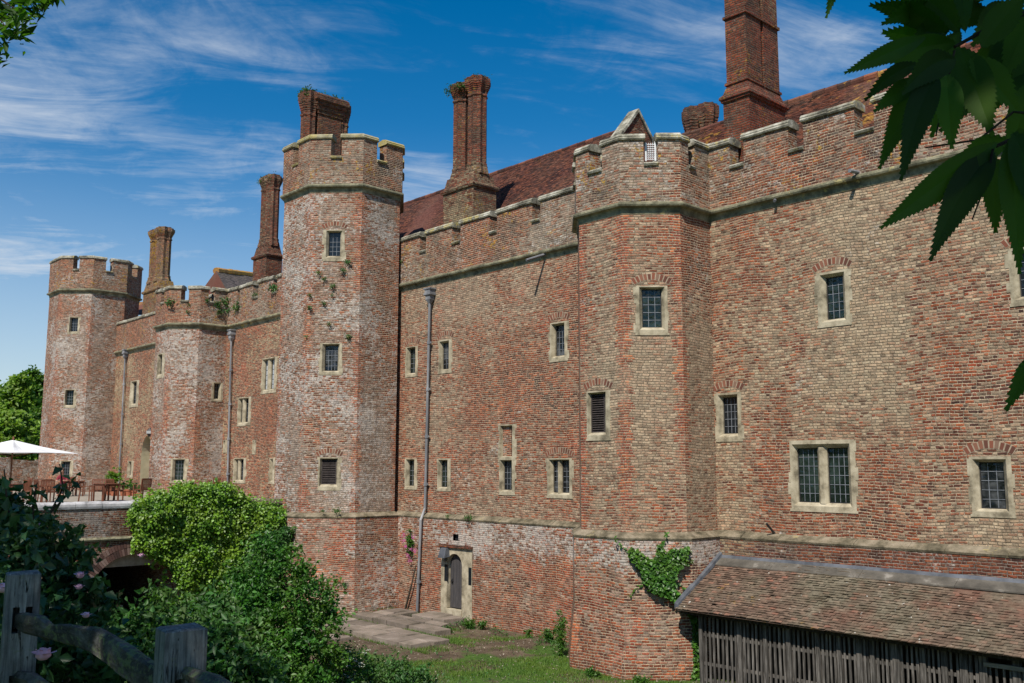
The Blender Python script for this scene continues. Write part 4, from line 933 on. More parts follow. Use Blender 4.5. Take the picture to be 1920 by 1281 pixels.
for c, z, r in ARCH:
    mb = MB(); n = 58
    for ring_, (r0, r1) in enumerate(((r+.0, r+.22), (r+.235, r+.42))):
        for i in range(n):
            a, b = math.pi*i/n+.004, math.pi*(i+1)/n-.004; oo = .015+rnd.uniform(0, .012)
            q = [(a, r0), (b, r0), (b, r1), (a, r1)]
            mb.loft([[(XB-.02, c+rr*math.cos(t), z+rr*math.sin(t)) for t, rr in q], [(XB+oo, c+rr*math.cos(t), z+rr*math.sin(t)) for t, rr in q]])
    mb.build('arch_ring', M['archd'], bridge)
mb = MB(); y = -25
while y < 13.2:
    y2 = y+rnd.uniform(.8, 1.3); j = rnd.uniform(-.015, .015); pr = [(-.33, -1.37), (.04, -1.37), (.055, -1.30), (.05, -1.22), (-.0, -1.165), (-.12, -1.14), (-.33, -1.16)]
    mb.loft([[(XB+x+j, y+.006, z+j) for x, z in pr], [(XB+x+j, y2-.006, z+j) for x, z in pr]]); y = y2
mb.build('capping', M['capping'], bridge)['label'] = 'rounded whitened capping'
mb = MB()
while y < 18.2:
    y2 = y+rnd.uniform(.6, 1.0); mb.hexa([(XB-.33, y, -1.36), (XB+.05, y, -1.36), (XB+.05, y2-.01, -1.36), (XB-.33, y2-.01, -1.36), (XB-.33, y, -1.18), (XB+.03, y, -1.20), (XB+.03, y2-.01, -1.20), (XB-.33, y2-.01, -1.18)]); y = y2
mb.build('capping', M['mossy'], bridge)['label'] = 'brown stone capping by the tower'
mb = MB(); mb.loft([[(XB-.02, y, -2.42), (XB+.07, y, -2.42), (XB+.10, y, -2.36), (XB+.04, y, -2.30), (XB-.02, y, -2.29)] for y in (-25, 18.2)]); mb.build('string_course', M['string'], bridge)

# rough boundary wall beyond the far tower
gw = MB(); xw = -66.0; y0, y1 = hitx(-420, 900, xw)[1], hitx(84, 900, xw)[1]
zt = hitx(40, 861, xw)[2]; n = 26
for i in range(n):
    a, b = y0+(y1-y0)*i/n, y0+(y1-y0)*(i+1)/n; z = zt+rnd.uniform(-.10, .12)
    gw.box(xw-.5, a, TZ-.3, xw+rnd.uniform(-.01, .01), b-.002, z)
tag(gw.build('boundary_wall', M['rough']), 'rough pale speckled wall behind the parasol, left of the far tower', 'wall')

# ================================================================== LEAN-TO SHED
XS0, XS1 = -14.70, 9.0
shed = thing('lean_to_shed', (-10, 19.9, GZ), 'long lean-to shed with a mossy tiled roof and a slatted oak front', 'shed')
tiled('roof', (XS0, 18.93, -3.455), (XS1, 18.93, -3.455), (XS1, 20.86, -2.36), (XS0, 20.86, -2.36), M['tilesS'], .15, .085, shed, ragged=.014, skip=.012)
mb = MB(); fm = MB(); x = XS0
while x < XS1:
    x2 = min(x+rnd.uniform(1.6, 2.4), XS1); j = rnd.uniform(-.006, .006)
    mb.hexa([(x, 20.80, -2.37), (x2+.03, 20.80, -2.37+j), (x2+.03, 20.885, -2.34), (x, 20.885, -2.34), (x, 20.80, -2.34), (x2+.03, 20.80, -2.34+j), (x2+.03, 20.872, -2.25+j), (x, 20.872, -2.25)]); fm.hexa([(x, 20.55, -2.50), (x2-.01, 20.55, -2.50+j), (x2-.01, 20.81, -2.352+j), (x, 20.81, -2.352), (x, 20.55, -2.47), (x2-.01, 20.55, -2.47+j), (x2-.01, 20.81, -2.322+j), (x, 20.81, -2.322)]); x = x2
fm.build('mortar_fillet', M['fillet'], shed); fl = mb.build('lead_flashing', M['lead'], shed); fl['label'] = 'grey lead strip along the top of the roof'
mb = MB(); mb.hexa([(XS0-.06, 18.98, -3.43), (XS0+.06, 18.98, -3.40), (XS0+.06, 20.88, -2.30), (XS0-.06, 20.88, -2.30), (XS0-.06, 18.98, -3.30), (XS0+.04, 18.98, -3.33), (XS0+.04, 20.88, -2.20), (XS0-.06, 20.88, -2.16)])
mb.build('lead_flashing', M['lead'], shed)
mb = MB(); mb.box(XS0+.02, 19.12, -3.56, XS1, 19.16, -3.42); mb.build('eaves_shade_strip', M['darkoak'], shed)  # dark strip added for the shade under the eave tiles
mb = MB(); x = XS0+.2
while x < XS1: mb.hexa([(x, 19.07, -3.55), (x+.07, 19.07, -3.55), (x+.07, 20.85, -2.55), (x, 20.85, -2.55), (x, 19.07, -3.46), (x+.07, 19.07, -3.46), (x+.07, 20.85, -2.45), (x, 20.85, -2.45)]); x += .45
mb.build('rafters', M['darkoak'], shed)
YF = 19.30; zt_ = -3.52
postpx = [1316, 1388, 1436, 1480, 1534, 1574, 1612, 1636, 1680, 1730, 1770, 1806, 1842]
pxs = [hity(p, 1210, YF)[0] for p in postpx]
while pxs[-1] < 8: pxs.append(pxs[-1]+rnd.uniform(.45, .7))
for i, x in enumerate(pxs):
    mb = MB(); wdt = rnd.choice([.09, .11, .14]); mb.box(x-wdt/2, YF-.05, GZ-.3, x+wdt/2, YF+.07, zt_); mb.build('post', M['oak'], shed)
ZR = hity(1880, 1250, YF)[2]; mb = MB(); mb.box(pxs[12]+.03, YF-.08, ZR-.03, pxs[12]+1.3, YF-.022, ZR+.05); mb.build('hatch_rail', M['palewood'], shed)
for i, (a, b) in enumerate(zip(pxs, pxs[1:])):
    mb = MB(); n = max(2, int((b-a)/.125)); low = i in (12, 13)
    for j in range(n):
        x = a+.06+(b-a-.12)*(j+.5)/n; lean = rnd.uniform(-.01, .01); zt2 = zt_ if not low else ZR
        w_ = rnd.uniform(.019, .029); mb.hexa([(x-w_, YF-.02, GZ-.1), (x+w_, YF-.02, GZ-.1), (x+w_, YF+.01, GZ-.1), (x-w_, YF+.01, GZ-.1), (x-w_+lean, YF-.02, zt2), (x+w_+lean, YF-.02, zt2), (x+w_+lean, YF+.01, zt2), (x-w_+lean, YF+.01, zt2)])
    for z in (-4.05, -4.72, -5.1) if not low else (-4.2, -4.72): mb.box(a+.05, YF+.012, z, b-.05, YF+.05, z+.07)
    mb.build('slatted_panel', M['oak'], shed)
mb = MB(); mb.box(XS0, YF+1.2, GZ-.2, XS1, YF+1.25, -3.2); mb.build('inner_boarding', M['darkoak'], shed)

# ================================================================== PAVING
mb = MB()
def slab(x0, y0, x1, y1, z=GZ+.10):
    j = [rnd.uniform(-.03, .03) for _ in range(8)]; t = rnd.uniform(-.015, .015)
    p = [(x0+j[0], y0+j[1]), (x1+j[2], y0+j[3]), (x1+j[4], y1+j[5]), (x0+j[6], y1+j[7])]
    top = [(x*.985+(x0+x1)/2*.015, y*.985+(y0+y1)/2*.015) for x, y in p]
    mb.loft([[(*q, z-.25) for q in p], [(*q, z-.02) for q in p], [(q[0], q[1], z+t*(1 if i in (0, 1) else -1)) for i, q in enumerate(top)]])
for (y0, y1, xa, xb, dz) in ((16.70, 17.45, -27.2, -22.35, .02), (17.52, 18.15, -28.2, -22.35, .02), (18.55, 19.15, -28.3, -23.6, .06), (19.24, 19.60, -28.1, -24.2, .07), (15.7, 16.45, -28.5, -24.9, -.05), (19.75, 20.7, -26.5, -24.7, .12), (19.72, 20.5, -28.2, -27.0, .07)):
    x = xa
    while x < xb-.3:
        x2 = min(x+rnd.uniform(.75, 1.35), xb)
        if xb-x2 < .4: x2 = xb
        slab(x, y0, x2-rnd.uniform(.04, .09), y1-rnd.uniform(.02, .06), GZ+.12+dz+rnd.uniform(-.015, .02)); x = x2
tag(mb.build('path', M['slab']), None, None, kind='structure')

# ================================================================== VEGETATION
def inpoly(x, y, P):
    c = np.zeros(len(x), bool); j = len(P)-1
    for i in range(len(P)):
        xi, yi = P[i]; xj, yj = P[j]
        c ^= ((yi > y) != (yj > y)) & (x < (xj-xi)*(y-yi)/(yj-yi+1e-9)+xi); j = i
    return c
def poly_sample(poly, n, clump=0):
    P = np.array(poly, float); out = []
    lo, hi = P.min(0), P.max(0)
    while sum(map(len, out)) < n:
        q = rng.uniform(lo, hi, (n, 2)); out.append(q[inpoly(q[:, 0], q[:, 1], poly)])
    return np.concatenate(out)[:n]
def surf(f3, q): return np.array([f3(x, y) for x, y in q])
# ivy over the bridge
def toYZ(poly): return [tuple(hitx(x, y, XB)[1:]) for x, y in poly]
ivp = toYZ([(236, 962), (262, 936), (300, 922), (322, 930), (345, 912), (370, 920), (392, 908), (420, 912), (440, 918), (452, 936), (478, 940), (505, 950), (528, 952), (522, 975), (505, 984), (490, 1000), (470, 1015), (452, 1040), (438, 1060), (425, 1090), (412, 1120), (398, 1150), (386, 1185), (372, 1160), (365, 1140), (345, 1125), (330, 1100), (322, 1075), (300, 1050), (272, 1035), (250, 1012), (244, 990)])
LC = rng.uniform([12.0, -5.2], [18.2, -.7], (150, 2)); LA = rng.uniform(-.12, .26, 150); LS = rng.uniform(.16, .42, 150)
def lump(y, z): return (LA*np.exp(-((y[:, None]-LC[:, 0])**2+(z[:, None]-LC[:, 1])**2)/(LS*LS))).sum(1)*.9
qc = poly_sample(ivp, 620); oc = np.clip(.30+lump(qc[:, 0], qc[:, 1])+rng.uniform(-.2, .22, 620), .05, .95)*np.clip((qc[:, 1]+5.2)/1.2, .25, 1)
sgc = rng.uniform(.07, .17, 620); n_ = 40
q = np.repeat(qc, n_, 0)+rng.normal(0, 1, (620*n_, 2))*np.repeat(sgc, n_)[:, None]; o = np.clip(np.repeat(oc, n_)+rng.normal(0, .07, 620*n_)-.04, .02, 1.1)
q2 = poly_sample(ivp, 9000); q = np.concatenate([q, q2]); o = np.concatenate([o, rng.uniform(.02, .12, 9000)])
# runners hanging below and creeping past the edge
for _ in range(26):
    a = np.array([rnd.uniform(12.2, 15.4), 0.]); a[1] = -2.2-(a[0]-12.2)*.55+rnd.uniform(-.2, .3); L = rnd.uniform(.3, .9)
    t = rng.random(46)[:, None]; q = np.concatenate([q, a+t*np.array([rnd.uniform(-.25, .1), -L])+rng.normal(0, .035, (46, 2))]); o = np.concatenate([o, rng.uniform(.03, .14, 46)])
P = np.stack([XB+o, q[:, 0], q[:, 1]], 1)
ivy = thing('ivy', (XB+.2, 14.5, GZ), 'big sunlit yellow green ivy tumbling over the bridge', 'ivy')
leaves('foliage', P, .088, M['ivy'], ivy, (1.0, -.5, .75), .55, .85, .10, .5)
q = poly_sample(toYZ([(262, 936), (300, 922), (345, 912), (392, 908), (440, 918), (452, 936), (440, 950), (270, 950)]), 3500)
q = np.repeat(q[::22], 22, 0)+rng.normal(0, .085, (len(q[::22])*22, 2)); P = np.stack([XB+np.repeat(rng.uniform(-.8, .3, len(q)//22), 22)+rng.normal(0, .08, len(q)), q[:, 0], q[:, 1]+np.repeat(rng.uniform(-.1, .12, len(q)//22), 22)], 1); leaves('foliage', P, .10, M['ivy'], ivy, (.5, -.5, 1), .6, .8, .1)
mb = MB()
for _ in range(16):
    y = rnd.uniform(14.2, 16.2); mb.tube([(XB+.05, 15+rnd.uniform(-.3, .3), GZ), (XB+.1, (y+15)/2+rnd.uniform(-.2, .2), -3.6), (XB+.12, y, -2.2)], [.04, .03, .012], 5)
mb.build('stems', M['bark'], ivy, uv=False)
# darker creeper hanging right of the ivy
q = poly_sample(toYZ([(440, 1040), (470, 1012), (505, 985), (522, 985), (525, 1010), (505, 1040), (490, 1090), (470, 1150), (430, 1200), (395, 1190), (412, 1120)]), 9000)
P = np.stack([XB+.7+rng.uniform(-.3, .3, len(q))+lump(q[:, 0], q[:, 1]), q[:, 0], q[:, 1]], 1)
cr = thing('shrub', (XB+.7, 15.5, GZ), 'dark leafy shrub in front of the right hand bridge arch', 'shrub')
leaves('foliage', P, .11, M['under'], cr, (.6, -.5, .6), .8, .6, .12); stems(cr, (XB+.7, 15.3, GZ), P[rng.choice(len(P), 14)], .03, M['bark'], 'stems')
# ivy on the near tower foot
fL = L1[-45]
def onface(f, poly, n, lo, hi, size, m, parent, name='foliage', **kw):
    q = poly_sample([f.hit(x, y) for x, y in poly], n); q += rng.normal(0, .015, q.shape)
    o = rng.uniform(lo, hi, n); P = np.array([f.pt(u, z, oo) for (u, z), oo in zip(q, o)])
    return leaves(name, P, size, m, parent, (f.n[0], f.n[1], .55), .5, kw.get('wid', .85), .10, .5)
iv2 = thing('ivy', fL.pt(1.0, -5.0, .1), 'dark green ivy branching up the foot of the near tower beside the shed', 'ivy')
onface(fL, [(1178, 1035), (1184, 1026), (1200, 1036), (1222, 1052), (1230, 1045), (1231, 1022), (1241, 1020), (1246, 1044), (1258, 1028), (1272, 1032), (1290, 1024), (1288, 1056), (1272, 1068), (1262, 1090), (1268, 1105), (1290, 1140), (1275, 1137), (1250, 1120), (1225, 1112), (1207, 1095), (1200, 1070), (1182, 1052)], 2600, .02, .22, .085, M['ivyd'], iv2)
onface(fL, [(1270, 1110), (1285, 1125), (1300, 1150), (1312, 1175), (1312, 1200), (1308, 1240), (1318, 1290), (1290, 1290), (1300, 1240), (1298, 1200), (1300, 1175), (1288, 1150), (1270, 1130)], 1100, .02, .2, .08, M['ivyd'], iv2)
for pl in (((1178, 1035), (1160, 1020), (1150, 1008)), ((1241, 1022), (1248, 1008), (1250, 1000)), ((1288, 1026), (1296, 1040), (1297, 1060)), ((1205, 1095), (1190, 1105), (1182, 1120)), ((1262, 1092), (1276, 1098), (1284, 1108))):
    P_ = np.array([fL.pt(*fL.hit(x, y), .03) for x, y in pl]); tt = rng.random(26)*2; i0 = np.minimum(tt.astype(int), 1); fr_ = (tt-i0)[:, None]
    leaves('foliage', P_[i0]*(1-fr_)+P_[i0+1]*fr_+rng.normal(0, .025, (26, 3)), .06, M['ivyd'], iv2, (fL.n[0], fL.n[1], .5), .5, .8, .1)
mb = MB(); pts = [fL.pt(*fL.hit(x, y), .03) for x, y in ((1303, 1285), (1305, 1200), (1292, 1150), (1265, 1115), (1240, 1085), (1236, 1030))]; mb.tube(pts, [.03, .028, .025, .02, .015, .006], 5)
pts = [fL.pt(*fL.hit(x, y), .03) for x, y in ((1240, 1085), (1210, 1060), (1186, 1036))]; mb.tube(pts, [.015, .01, .005], 5); mb.build('stems', M['bark'], iv2, uv=False)

# bushes of the near bank
bush('bush', 'leafy sunlit bush right of the ivy, in front of the tall tower foot', 'bush',
     [B(505, 1045, 30, 15.5), B(480, 1090, 44, 15.2), B(535, 1085, 52, 15.5), B(588, 1120, 40, 15.6), B(455, 1150, 56, 14.8), B(530, 1150, 70, 15), B(600, 1175, 42, 15.2), B(430, 1210, 75, 14.5), B(520, 1225, 84, 14.6), B(590, 1245, 52, 14.8), B(620, 1150, 14, 15.4), B(500, 1290, 110, 14.2), B(498, 1012, 12, 15.6), B(545, 1035, 12, 15.6), B(610, 1100, 12, 15.5)], 560, 46, .095, .072, 'bush', nst=40)
bush('bush', 'shaded bush behind the right hand fence post', 'bush',
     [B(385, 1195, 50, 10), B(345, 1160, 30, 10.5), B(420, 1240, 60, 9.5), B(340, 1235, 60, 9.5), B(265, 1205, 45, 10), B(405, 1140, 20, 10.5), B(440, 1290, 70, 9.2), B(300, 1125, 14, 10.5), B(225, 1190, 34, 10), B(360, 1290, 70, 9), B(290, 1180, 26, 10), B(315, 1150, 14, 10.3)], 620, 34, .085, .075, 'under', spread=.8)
rb_ = bush('rose_bush', 'shaded rose bush with pink flowers behind the fence', 'rose bush',
     [B(35, 975, 26, 5.6), B(10, 1010, 40, 5.2), B(85, 1000, 28, 5.6), B(60, 1060, 55, 5.0), B(118, 1055, 26, 5.2), B(45, 1130, 70, 4.8), B(128, 1120, 36, 4.9), B(150, 1190, 40, 4.9), B(90, 1210, 70, 4.6), B(40, 1250, 70, 4.4), B(190, 1255, 50, 4.6), B(270, 1275, 36, 4.8), B(8, 940, 14, 5.6), B(140, 1085, 20, 5.1), B(180, 1150, 16, 5.0)], 420, 13, .055, .062, 'rose', wid=.62, spread=.9)
def rose(px, py, d, r):
    c = Vector(atd(px, py, d)); mb = MB()
    for L in range(3):
        for i in range(5):
            a = i*1.2566+L*.6; rr = r*(1-.28*L); ti = .3+.35*L
            p = [c+Vector((math.cos(a+s_)*rr*q*math.cos(ti), math.sin(a+s_)*rr*q*math.cos(ti), rr*q*math.sin(ti)+L*r*.1)) for s_, q in ((0, .1), (-.5, .7), (-.25, 1.05), (.25, 1.05), (.5, .7))]
            mb.add(p, [(0, 1, 2, 3, 4)])
    mb.loft([[c+Vector((math.cos(t)*r*w_, math.sin(t)*r*w_, z*r)) for t in np.linspace(0, 6.283, 9)[:-1]] for w_, z in ((.3, -.3), (.62, 0), (.5, .45), (.15, .6))])
    mb.build('flower', M['pink'], rb_, smooth=True, uv=False)
for a in ((81, 1230, 3.6, .048), (6, 1105, 4.2, .045), (150, 1080, 4.7, .034), (148, 1102, 4.7, .028), (264, 1043, 5.0, .022), (161, 1155, 4.4, .028), (33, 985, 5.3, .022), (76, 985, 5.3, .02)): rose(*a)
# tall rose shoots standing against the terrace
mb = MB()
shoots = [[(60, 1040), (95, 960), (150, 905)], [(95, 960), (118, 915), (112, 870)], [(20, 1000), (12, 930), (8, 880)], [(60, 1010), (62, 940), (70, 905)]]; lp = []
for sh in shoots:
    P = [Vector(atd(x, y, 5.4)) for x, y in sh]; mb.tube(P, [.008, .006, .003], 5)
    for i in range(16): t = rnd.random()*(len(P)-1); j = min(int(t), len(P)-2); lp.append(P[j].lerp(P[j+1], t-j)+Vector([rnd.gauss(0, .03) for _ in range(3)]))
mb.build('shoots', M['bark'], rb_, uv=False); leaves('foliage', np.array(lp), .065, M['rose'], rb_, (0, 0, 1), .9, .6)
# shrubby plants between bush and paving
bush('nettle_clump', 'dark low nettles at the bottom edge left of the grass', 'nettles', [B(700, 1265, 26, 17), B(745, 1270, 30, 17), B(790, 1282, 26, 17), B(660, 1290, 40, 16.5), B(740, 1310, 60, 16.5), B(830, 1300, 20, 17), B(690, 1250, 14, 17)], 260, 26, .09, .07, 'under', wid=.5)
pc = bush('cow_parsley', 'pale flowering cow parsley right of the big bush', 'cow parsley', [B(640, 1235, 30, 16.2), B(610, 1265, 35, 16), B(665, 1262, 22, 16.4), B(640, 1290, 50, 16)], 150, 24, .09, .06, 'bush', wid=.4)
mb = MB()
for _ in range(46):
    c = Vector(atd(rnd.uniform(596, 690), rnd.uniform(1218, 1275), rnd.uniform(15.7, 16.3))); r = rnd.uniform(.035, .075)
    for i in range(12): a = rnd.random()*6.28; q = r*math.sqrt(rnd.random()); p = c+Vector((math.cos(a)*q, math.sin(a)*q, rnd.uniform(-.01, .01))); s_ = .012; mb.add([p+Vector((s_, 0, 0)), p+Vector((0, s_, .004)), p+Vector((-s_, 0, 0)), p+Vector((0, -s_, .004))], [(0, 1, 2, 3)])
mb.build('flower_heads', M['umbel'], pc, uv=False)
def weed(px, py, r, z, label, lm='bush', n=14, size=.07, cat='weeds', name='weed_clump', group=None, Y=None, h=1.0):
    c = hitz(px, py, GZ+.02) if Y is None else hity(px, py, Y); c = np.array(c); rr = r*abs(c@F)/CAMF
    o = thing(name, tuple(c), label, cat, group)
    C, P = clumps([(c+np.array([0, 0, rr*h*.7]), (rr, rr*.5, rr*h))], n, 26, rr*.22, .2)
    leaves('foliage', P[P[:, 2] > GZ], size, M[lm], o, (.2, -.5, .5), .8, .4); stems(o, tuple(c), C[:8], .012, M['ivyd'], 'stems'); return o
weed(1052, 1228, 16, 0, 'tall weeds in the corner against the near tower', n=40, h=3.2)
weed(1030, 1205, 14, 0, 'weeds at the wall foot left of the corner', n=22, h=1.6)
weed(990, 1195, 10, 0, 'small weeds growing below the stained wall', n=9)
weed(880, 1178, 16, 0, 'weeds beside the doorstep slab', n=22, h=.7)
weed(905, 1180, 12, 0, 'weeds right of the doorstep slab', n=14, h=.8)
weed(840, 1185, 12, 0, 'low weeds between the paving rows under the door', n=14, h=.5)
weed(685, 1146, 12, 0, 'fresh tuft at the foot of the tall tower', n=16, h=.8, lm='ivy')
weed(750, 1140, 10, 0, 'weeds climbing in the corner left of the downpipe', n=34, h=4.0)
weed(772, 1142, 14, 0, 'weeds round the foot of the downpipe', n=22, h=.9)
weed(798, 1146, 7, 0, 'small tuft right of the downpipe foot', n=8)
weed(1110, 1268, 16, 0, 'low weeds along the foot of the near tower', n=18, h=.5)
weed(1200, 1282, 18, 0, 'weeds below the front of the near tower', n=18, h=.5)
weed(1318, 1275, 10, 0, 'weeds at the foot of the first shed post', n=14, h=1.2)
v = weed(768, 1035, 9, 0, 'valerian with magenta flowers growing from the wall by the downpipe', n=34, h=3.0, Y=20.8, cat='flowering plant', name='valerian', lm='ivyd')
for x, y in [(778, 1033), (770, 1030), (756, 1005), (760, 1025), (765, 1042), (768, 1052), (775, 1008), (757, 1015)]:
    mb = MB()
    for i in range(22): p = Vector(hity(x, y, 20.62))+Vector([rnd.gauss(0, .04) for _ in range(3)]); s_ = .018; mb.add([p+Vector((s_, 0, 0)), p+Vector((0, 0, s_)), p+Vector((-s_, 0, 0)), p+Vector((0, 0, -s_))], [(0, 1, 2, 3)])
    mb.build('flower', M['magenta'], v, uv=False)
mb = MB(); mb.tube([hity(758, 1150, 20.8), hity(772, 1095, 20.75), hity(780, 1060, 20.78)], [.05, .03, .02], 5); mb.build('stem', M['bark'], v, uv=False)
# tufts rooted in the joints
def tuft(f, px, py, s, label, group=None, lm='under'):
    u, z = f.hit(px, py, .08); c = np.array(f.pt(u, z, .02)); r = s*abs(c@F)/CAMF
    P = c+rng.normal(0, 1, (int(26+s*6), 3))*r*np.array([.5, .5, .38])+np.array([f.n[0], f.n[1], -.1])*r*.5
    o = thing('wall_tuft', tuple(c), label, 'plant tuft', group); leaves('foliage', P, r*.55, M[lm], o, (f.n[0], f.n[1], .5), .7, .4); mb = MB(); mb.tube([c, c+np.array([f.n[0], f.n[1], .3])*r*.6], [r*.1, r*.04], 4); mb.build('root', M['bark'], o, uv=False)
G = 'plant tufts rooted in the tall tower'
for (x, y, s, l) in ((652, 491, 7, 'tuft just below the right corner of the top tower window'), (644, 507, 6, 'tuft in the tall tower one step below the highest tuft'), (597, 511, 5, 'tuft left of and below the top tower window'), (607, 522, 5, 'small tuft below the tuft left of the top tower window'), (624, 536, 6, 'tuft in the middle of the tall tower face'), (580, 553, 5, 'tuft near the left corner of the tall tower face'), (623, 553, 4, 'tiny tuft just under the middle tuft'), (580, 577, 6, 'lowest tuft by the left corner of the tall tower face'),
                     (607, 568, 5, 'tuft lower middle of the tall tower face'), (618, 607, 5, 'tuft above the middle tower window'), (653, 631, 6, 'tuft at the right above the middle tower window'), (573, 631, 4, 'tiny tuft left above the middle tower window')):
    tuft(T2[-45], x, y, s, l, G)
for (x, y, s, l) in ((632, 958, 7, 'tuft on the plinth ledge of the tall tower'), (605, 958, 4, 'tiny tuft on the plinth ledge of the tall tower'), (645, 1097, 7, 'tuft low on the stained foot of the tall tower')): tuft(L2[-45], x, y, s, l)
for (x, y, s, l) in ((321, 568, 9, 'bushy tuft under the left merlon of the low tower'), (355, 572, 4, 'small tuft in the notch of the low tower'), (352, 585, 5, 'tuft below the notch of the low tower')): tuft(T3[-45], x, y, s, l)
for (x, y, s, l) in ((388, 563, 6, 'tuft beside the gap at the right of the low tower'), (408, 570, 8, 'tuft high on the right face of the low tower'), (410, 584, 8, 'dark tuft lower on the right face of the low tower'), (421, 566, 10, 'leafy tuft in the corner of the low tower and the wall')): tuft(T3[0], x, y, s, l)
for (x, y, s, l) in ((430, 583, 7, 'tuft at the left end of the parapet behind the ivy'), (446, 576, 10, 'yellowish tuft hanging from a notch in the parapet'), (480, 553, 6, 'small tuft below the chimney parapet'), (515, 541, 10, 'dark tuft in the parapet close to the tall tower')): tuft(WL['C'], x, y, s, l)
for (x, y, s, l) in ((878, 970, 8, 'tuft on the plinth above the stained wall'), (838, 968, 5, 'small moss tuft on the plinth right of the downpipe'), (755, 490, 5, 'tuft in the angle of the tall tower and the parapet')): tuft(WL['B'] if y < 600 else LB, x, y, s, l)
# growth crowning the chimneys
def crownmoss(x0, x1, y0, y1, z, label, n=120, s=.1):
    n = int(n*1.2)
    c = ((x0+x1)/2, (y0+y1)/2, z); o = thing('chimney_growth', c, label, 'plant tuft')
    P = np.stack([rng.uniform(x0, x1, n), rng.uniform(y0, y1, n), z+rng.normal(.2, 1, n)*s*1.1], 1)
    leaves('foliage', P, s, M['under'], o, (0, 0, 1), .9, .45)
crownmoss(XS-.62, XS+.02, ya-.62, ya+.0, hitx(593, 174, XS)[2]-.1, 'green tuft on the left end of the tall tower chimney', 420, .12)
crownmoss(XS-.55, XS+.1, ya, yb+.4, hitx(593, 174, XS)[2]-.10, 'row of sparse growth along the tall tower chimney', 520, .095)
zc_ = hity(885, 152, 22.1)[2]
crownmoss(-27.45, -26.45, 21.6, 22.1, zc_-.22, 'moss on the left flue of the clustered chimney', 420, .085)
crownmoss(-26.5, -25.55, 21.6, 22.5, zc_-.08, 'thin moss on the right flue of the clustered chimney', 160, .06)
crownmoss(-42.55, -41.2, 21.6, 22.2, hity(505, 333, 22)[2]-.2, 'moss on the crown of the slim chimney', 320, .09)
# grass
def blades(name, x0, x1, y0, y1, n, h, dens=None):
    x = rng.uniform(x0, x1, n*3); y = rng.uniform(y0, y1, n*3); d = np.sin(x*1.1+2)*np.cos(y*1.4)+.5*np.sin(x*3.1-y*2.2)+rng.normal(0, .45, len(x))+(dens(x, y) if dens else 0)
    kk = np.where(d > .25)[0][:n]; x, y = x[kk], y[kk]; z = hgt(x, y); N = len(x)
    a = rng.uniform(0, 6.28, N); hh = h*rng.uniform(.4, 1.3, N); w_ = .008; l = hh*.45
    dx, dy = np.cos(a), np.sin(a)
    V = np.stack([np.stack([x-dy*w_, y+dx*w_, z-.01], 1), np.stack([x+dy*w_, y-dx*w_, z-.01], 1), np.stack([x+dx*l, y+dy*l, z+hh], 1)], 1)
    return mesh_np(name, V.reshape(-1, 3), np.arange(N*3).reshape(-1, 3), M['grass'])
tag(blades('grass', -24, -13, 12.5, 19.2, 36000, .07, lambda x, y: .55*(x > -19.8)-.7*(x < -21)-.1), 'short grass and weeds on the moat floor', 'grass', kind='stuff')
tag(blades('grass', -29, -21.5, 16.6, 20.7, 20000, .085, lambda x, y: .75*((np.abs(y-18.35) < .2)|(np.abs(y-16.57) < .14)|(np.abs(y-19.67) < .1))-.45), 'grass growing in the joints of the paving', 'grass', kind='stuff')

n_ = 9000; x = rng.uniform(-29, -12.5, n_); y = 20.7-np.abs(rng.normal(0, .45, n_)); y = np.where(rng.random(n_) < .45, rng.uniform(13, 20, n_), y)
ok_ = (np.sin(x*2.1)*np.cos(x*.7+y)+.5*np.sin(y*5+x*3)+rng.normal(0, .35, n_) > .25) & ~((x > -15.2) & (y > 18.3)) & ~((np.abs(x+16.8) < 2.0) & (y > 18.6)); x, y = x[ok_], y[ok_]
tag(leaves('ground_cover', np.stack([x, y, hgt(x, y)+rng.uniform(.01, .12, len(x))*(.5+(y > 19))], 1), .065, M['under'], None, (.1, -.2, 1), .5, .5), 'low broadleaved weeds on the moat floor and along the wall foot', 'weeds', kind='stuff')
M['litter'] = simple('stones_and_litter', [(0, (.08, .06, .04)), (1, (.36, .31, .25))], 3, 3, .95, 0, island=.4)
n_ = 3500; x = rng.uniform(-29, -13, n_); y = rng.uniform(12.5, 20.6, n_)
tag(leaves('gravel', np.stack([x, y, hgt(x, y)+.012], 1), .045, M['litter'], None, (0, 0, 1), .35, .8, .2), 'small stones and dead leaves scattered on the bare earth', 'litter', kind='stuff')

# trees beyond the far tower
def tree(label, px, ptop, d, wpx, m, sz, ncl, seed):
    r = wpx*d/CAMF; top = atd(px, ptop, d); g = (top[0], top[1], -1.6); h = top[2]+1.6
    o = thing('tree', g, label, 'tree', 'trees beyond the far tower'); cz = top[2]-h*.38
    bl = [((top[0], top[1], cz), (r*.8, r*.8, h*.36))]+[((top[0]+rnd.uniform(-.6, .6)*r, top[1]+rnd.uniform(-.6, .6)*r, cz+rnd.uniform(-.3, .26)*h), (r*.42, r*.42, h*.15)) for _ in range(9)]
    C, P = clumps(bl, ncl, 40, r*.11, .6); leaves('crown', P, sz, M[m], o, (.3, -.5, .8), .7, .6)
    mb = MB(); mb.tube([g, (g[0]+.1, g[1], g[2]+h*.3), (g[0], g[1]+.2, g[2]+h*.6)], [h*.03, h*.024, h*.012], 8)
    for c in C[:12]: mb.tube([(g[0], g[1], g[2]+h*.35), (np.array([g[0], g[1], g[2]+h*.5])+c)/2, c], [h*.011, h*.008, h*.003], 5)
    mb.build('trunk', M['bark'], o, uv=False)
tree('dark green tree touching the far tower, right of the yellow green tree', 76, 686, 96, 42, 'tree', .42, 420, 1)
tree('yellow green tree left of the dark tree by the far tower', 36, 702, 88, 40, 'treey', .4, 420, 2)
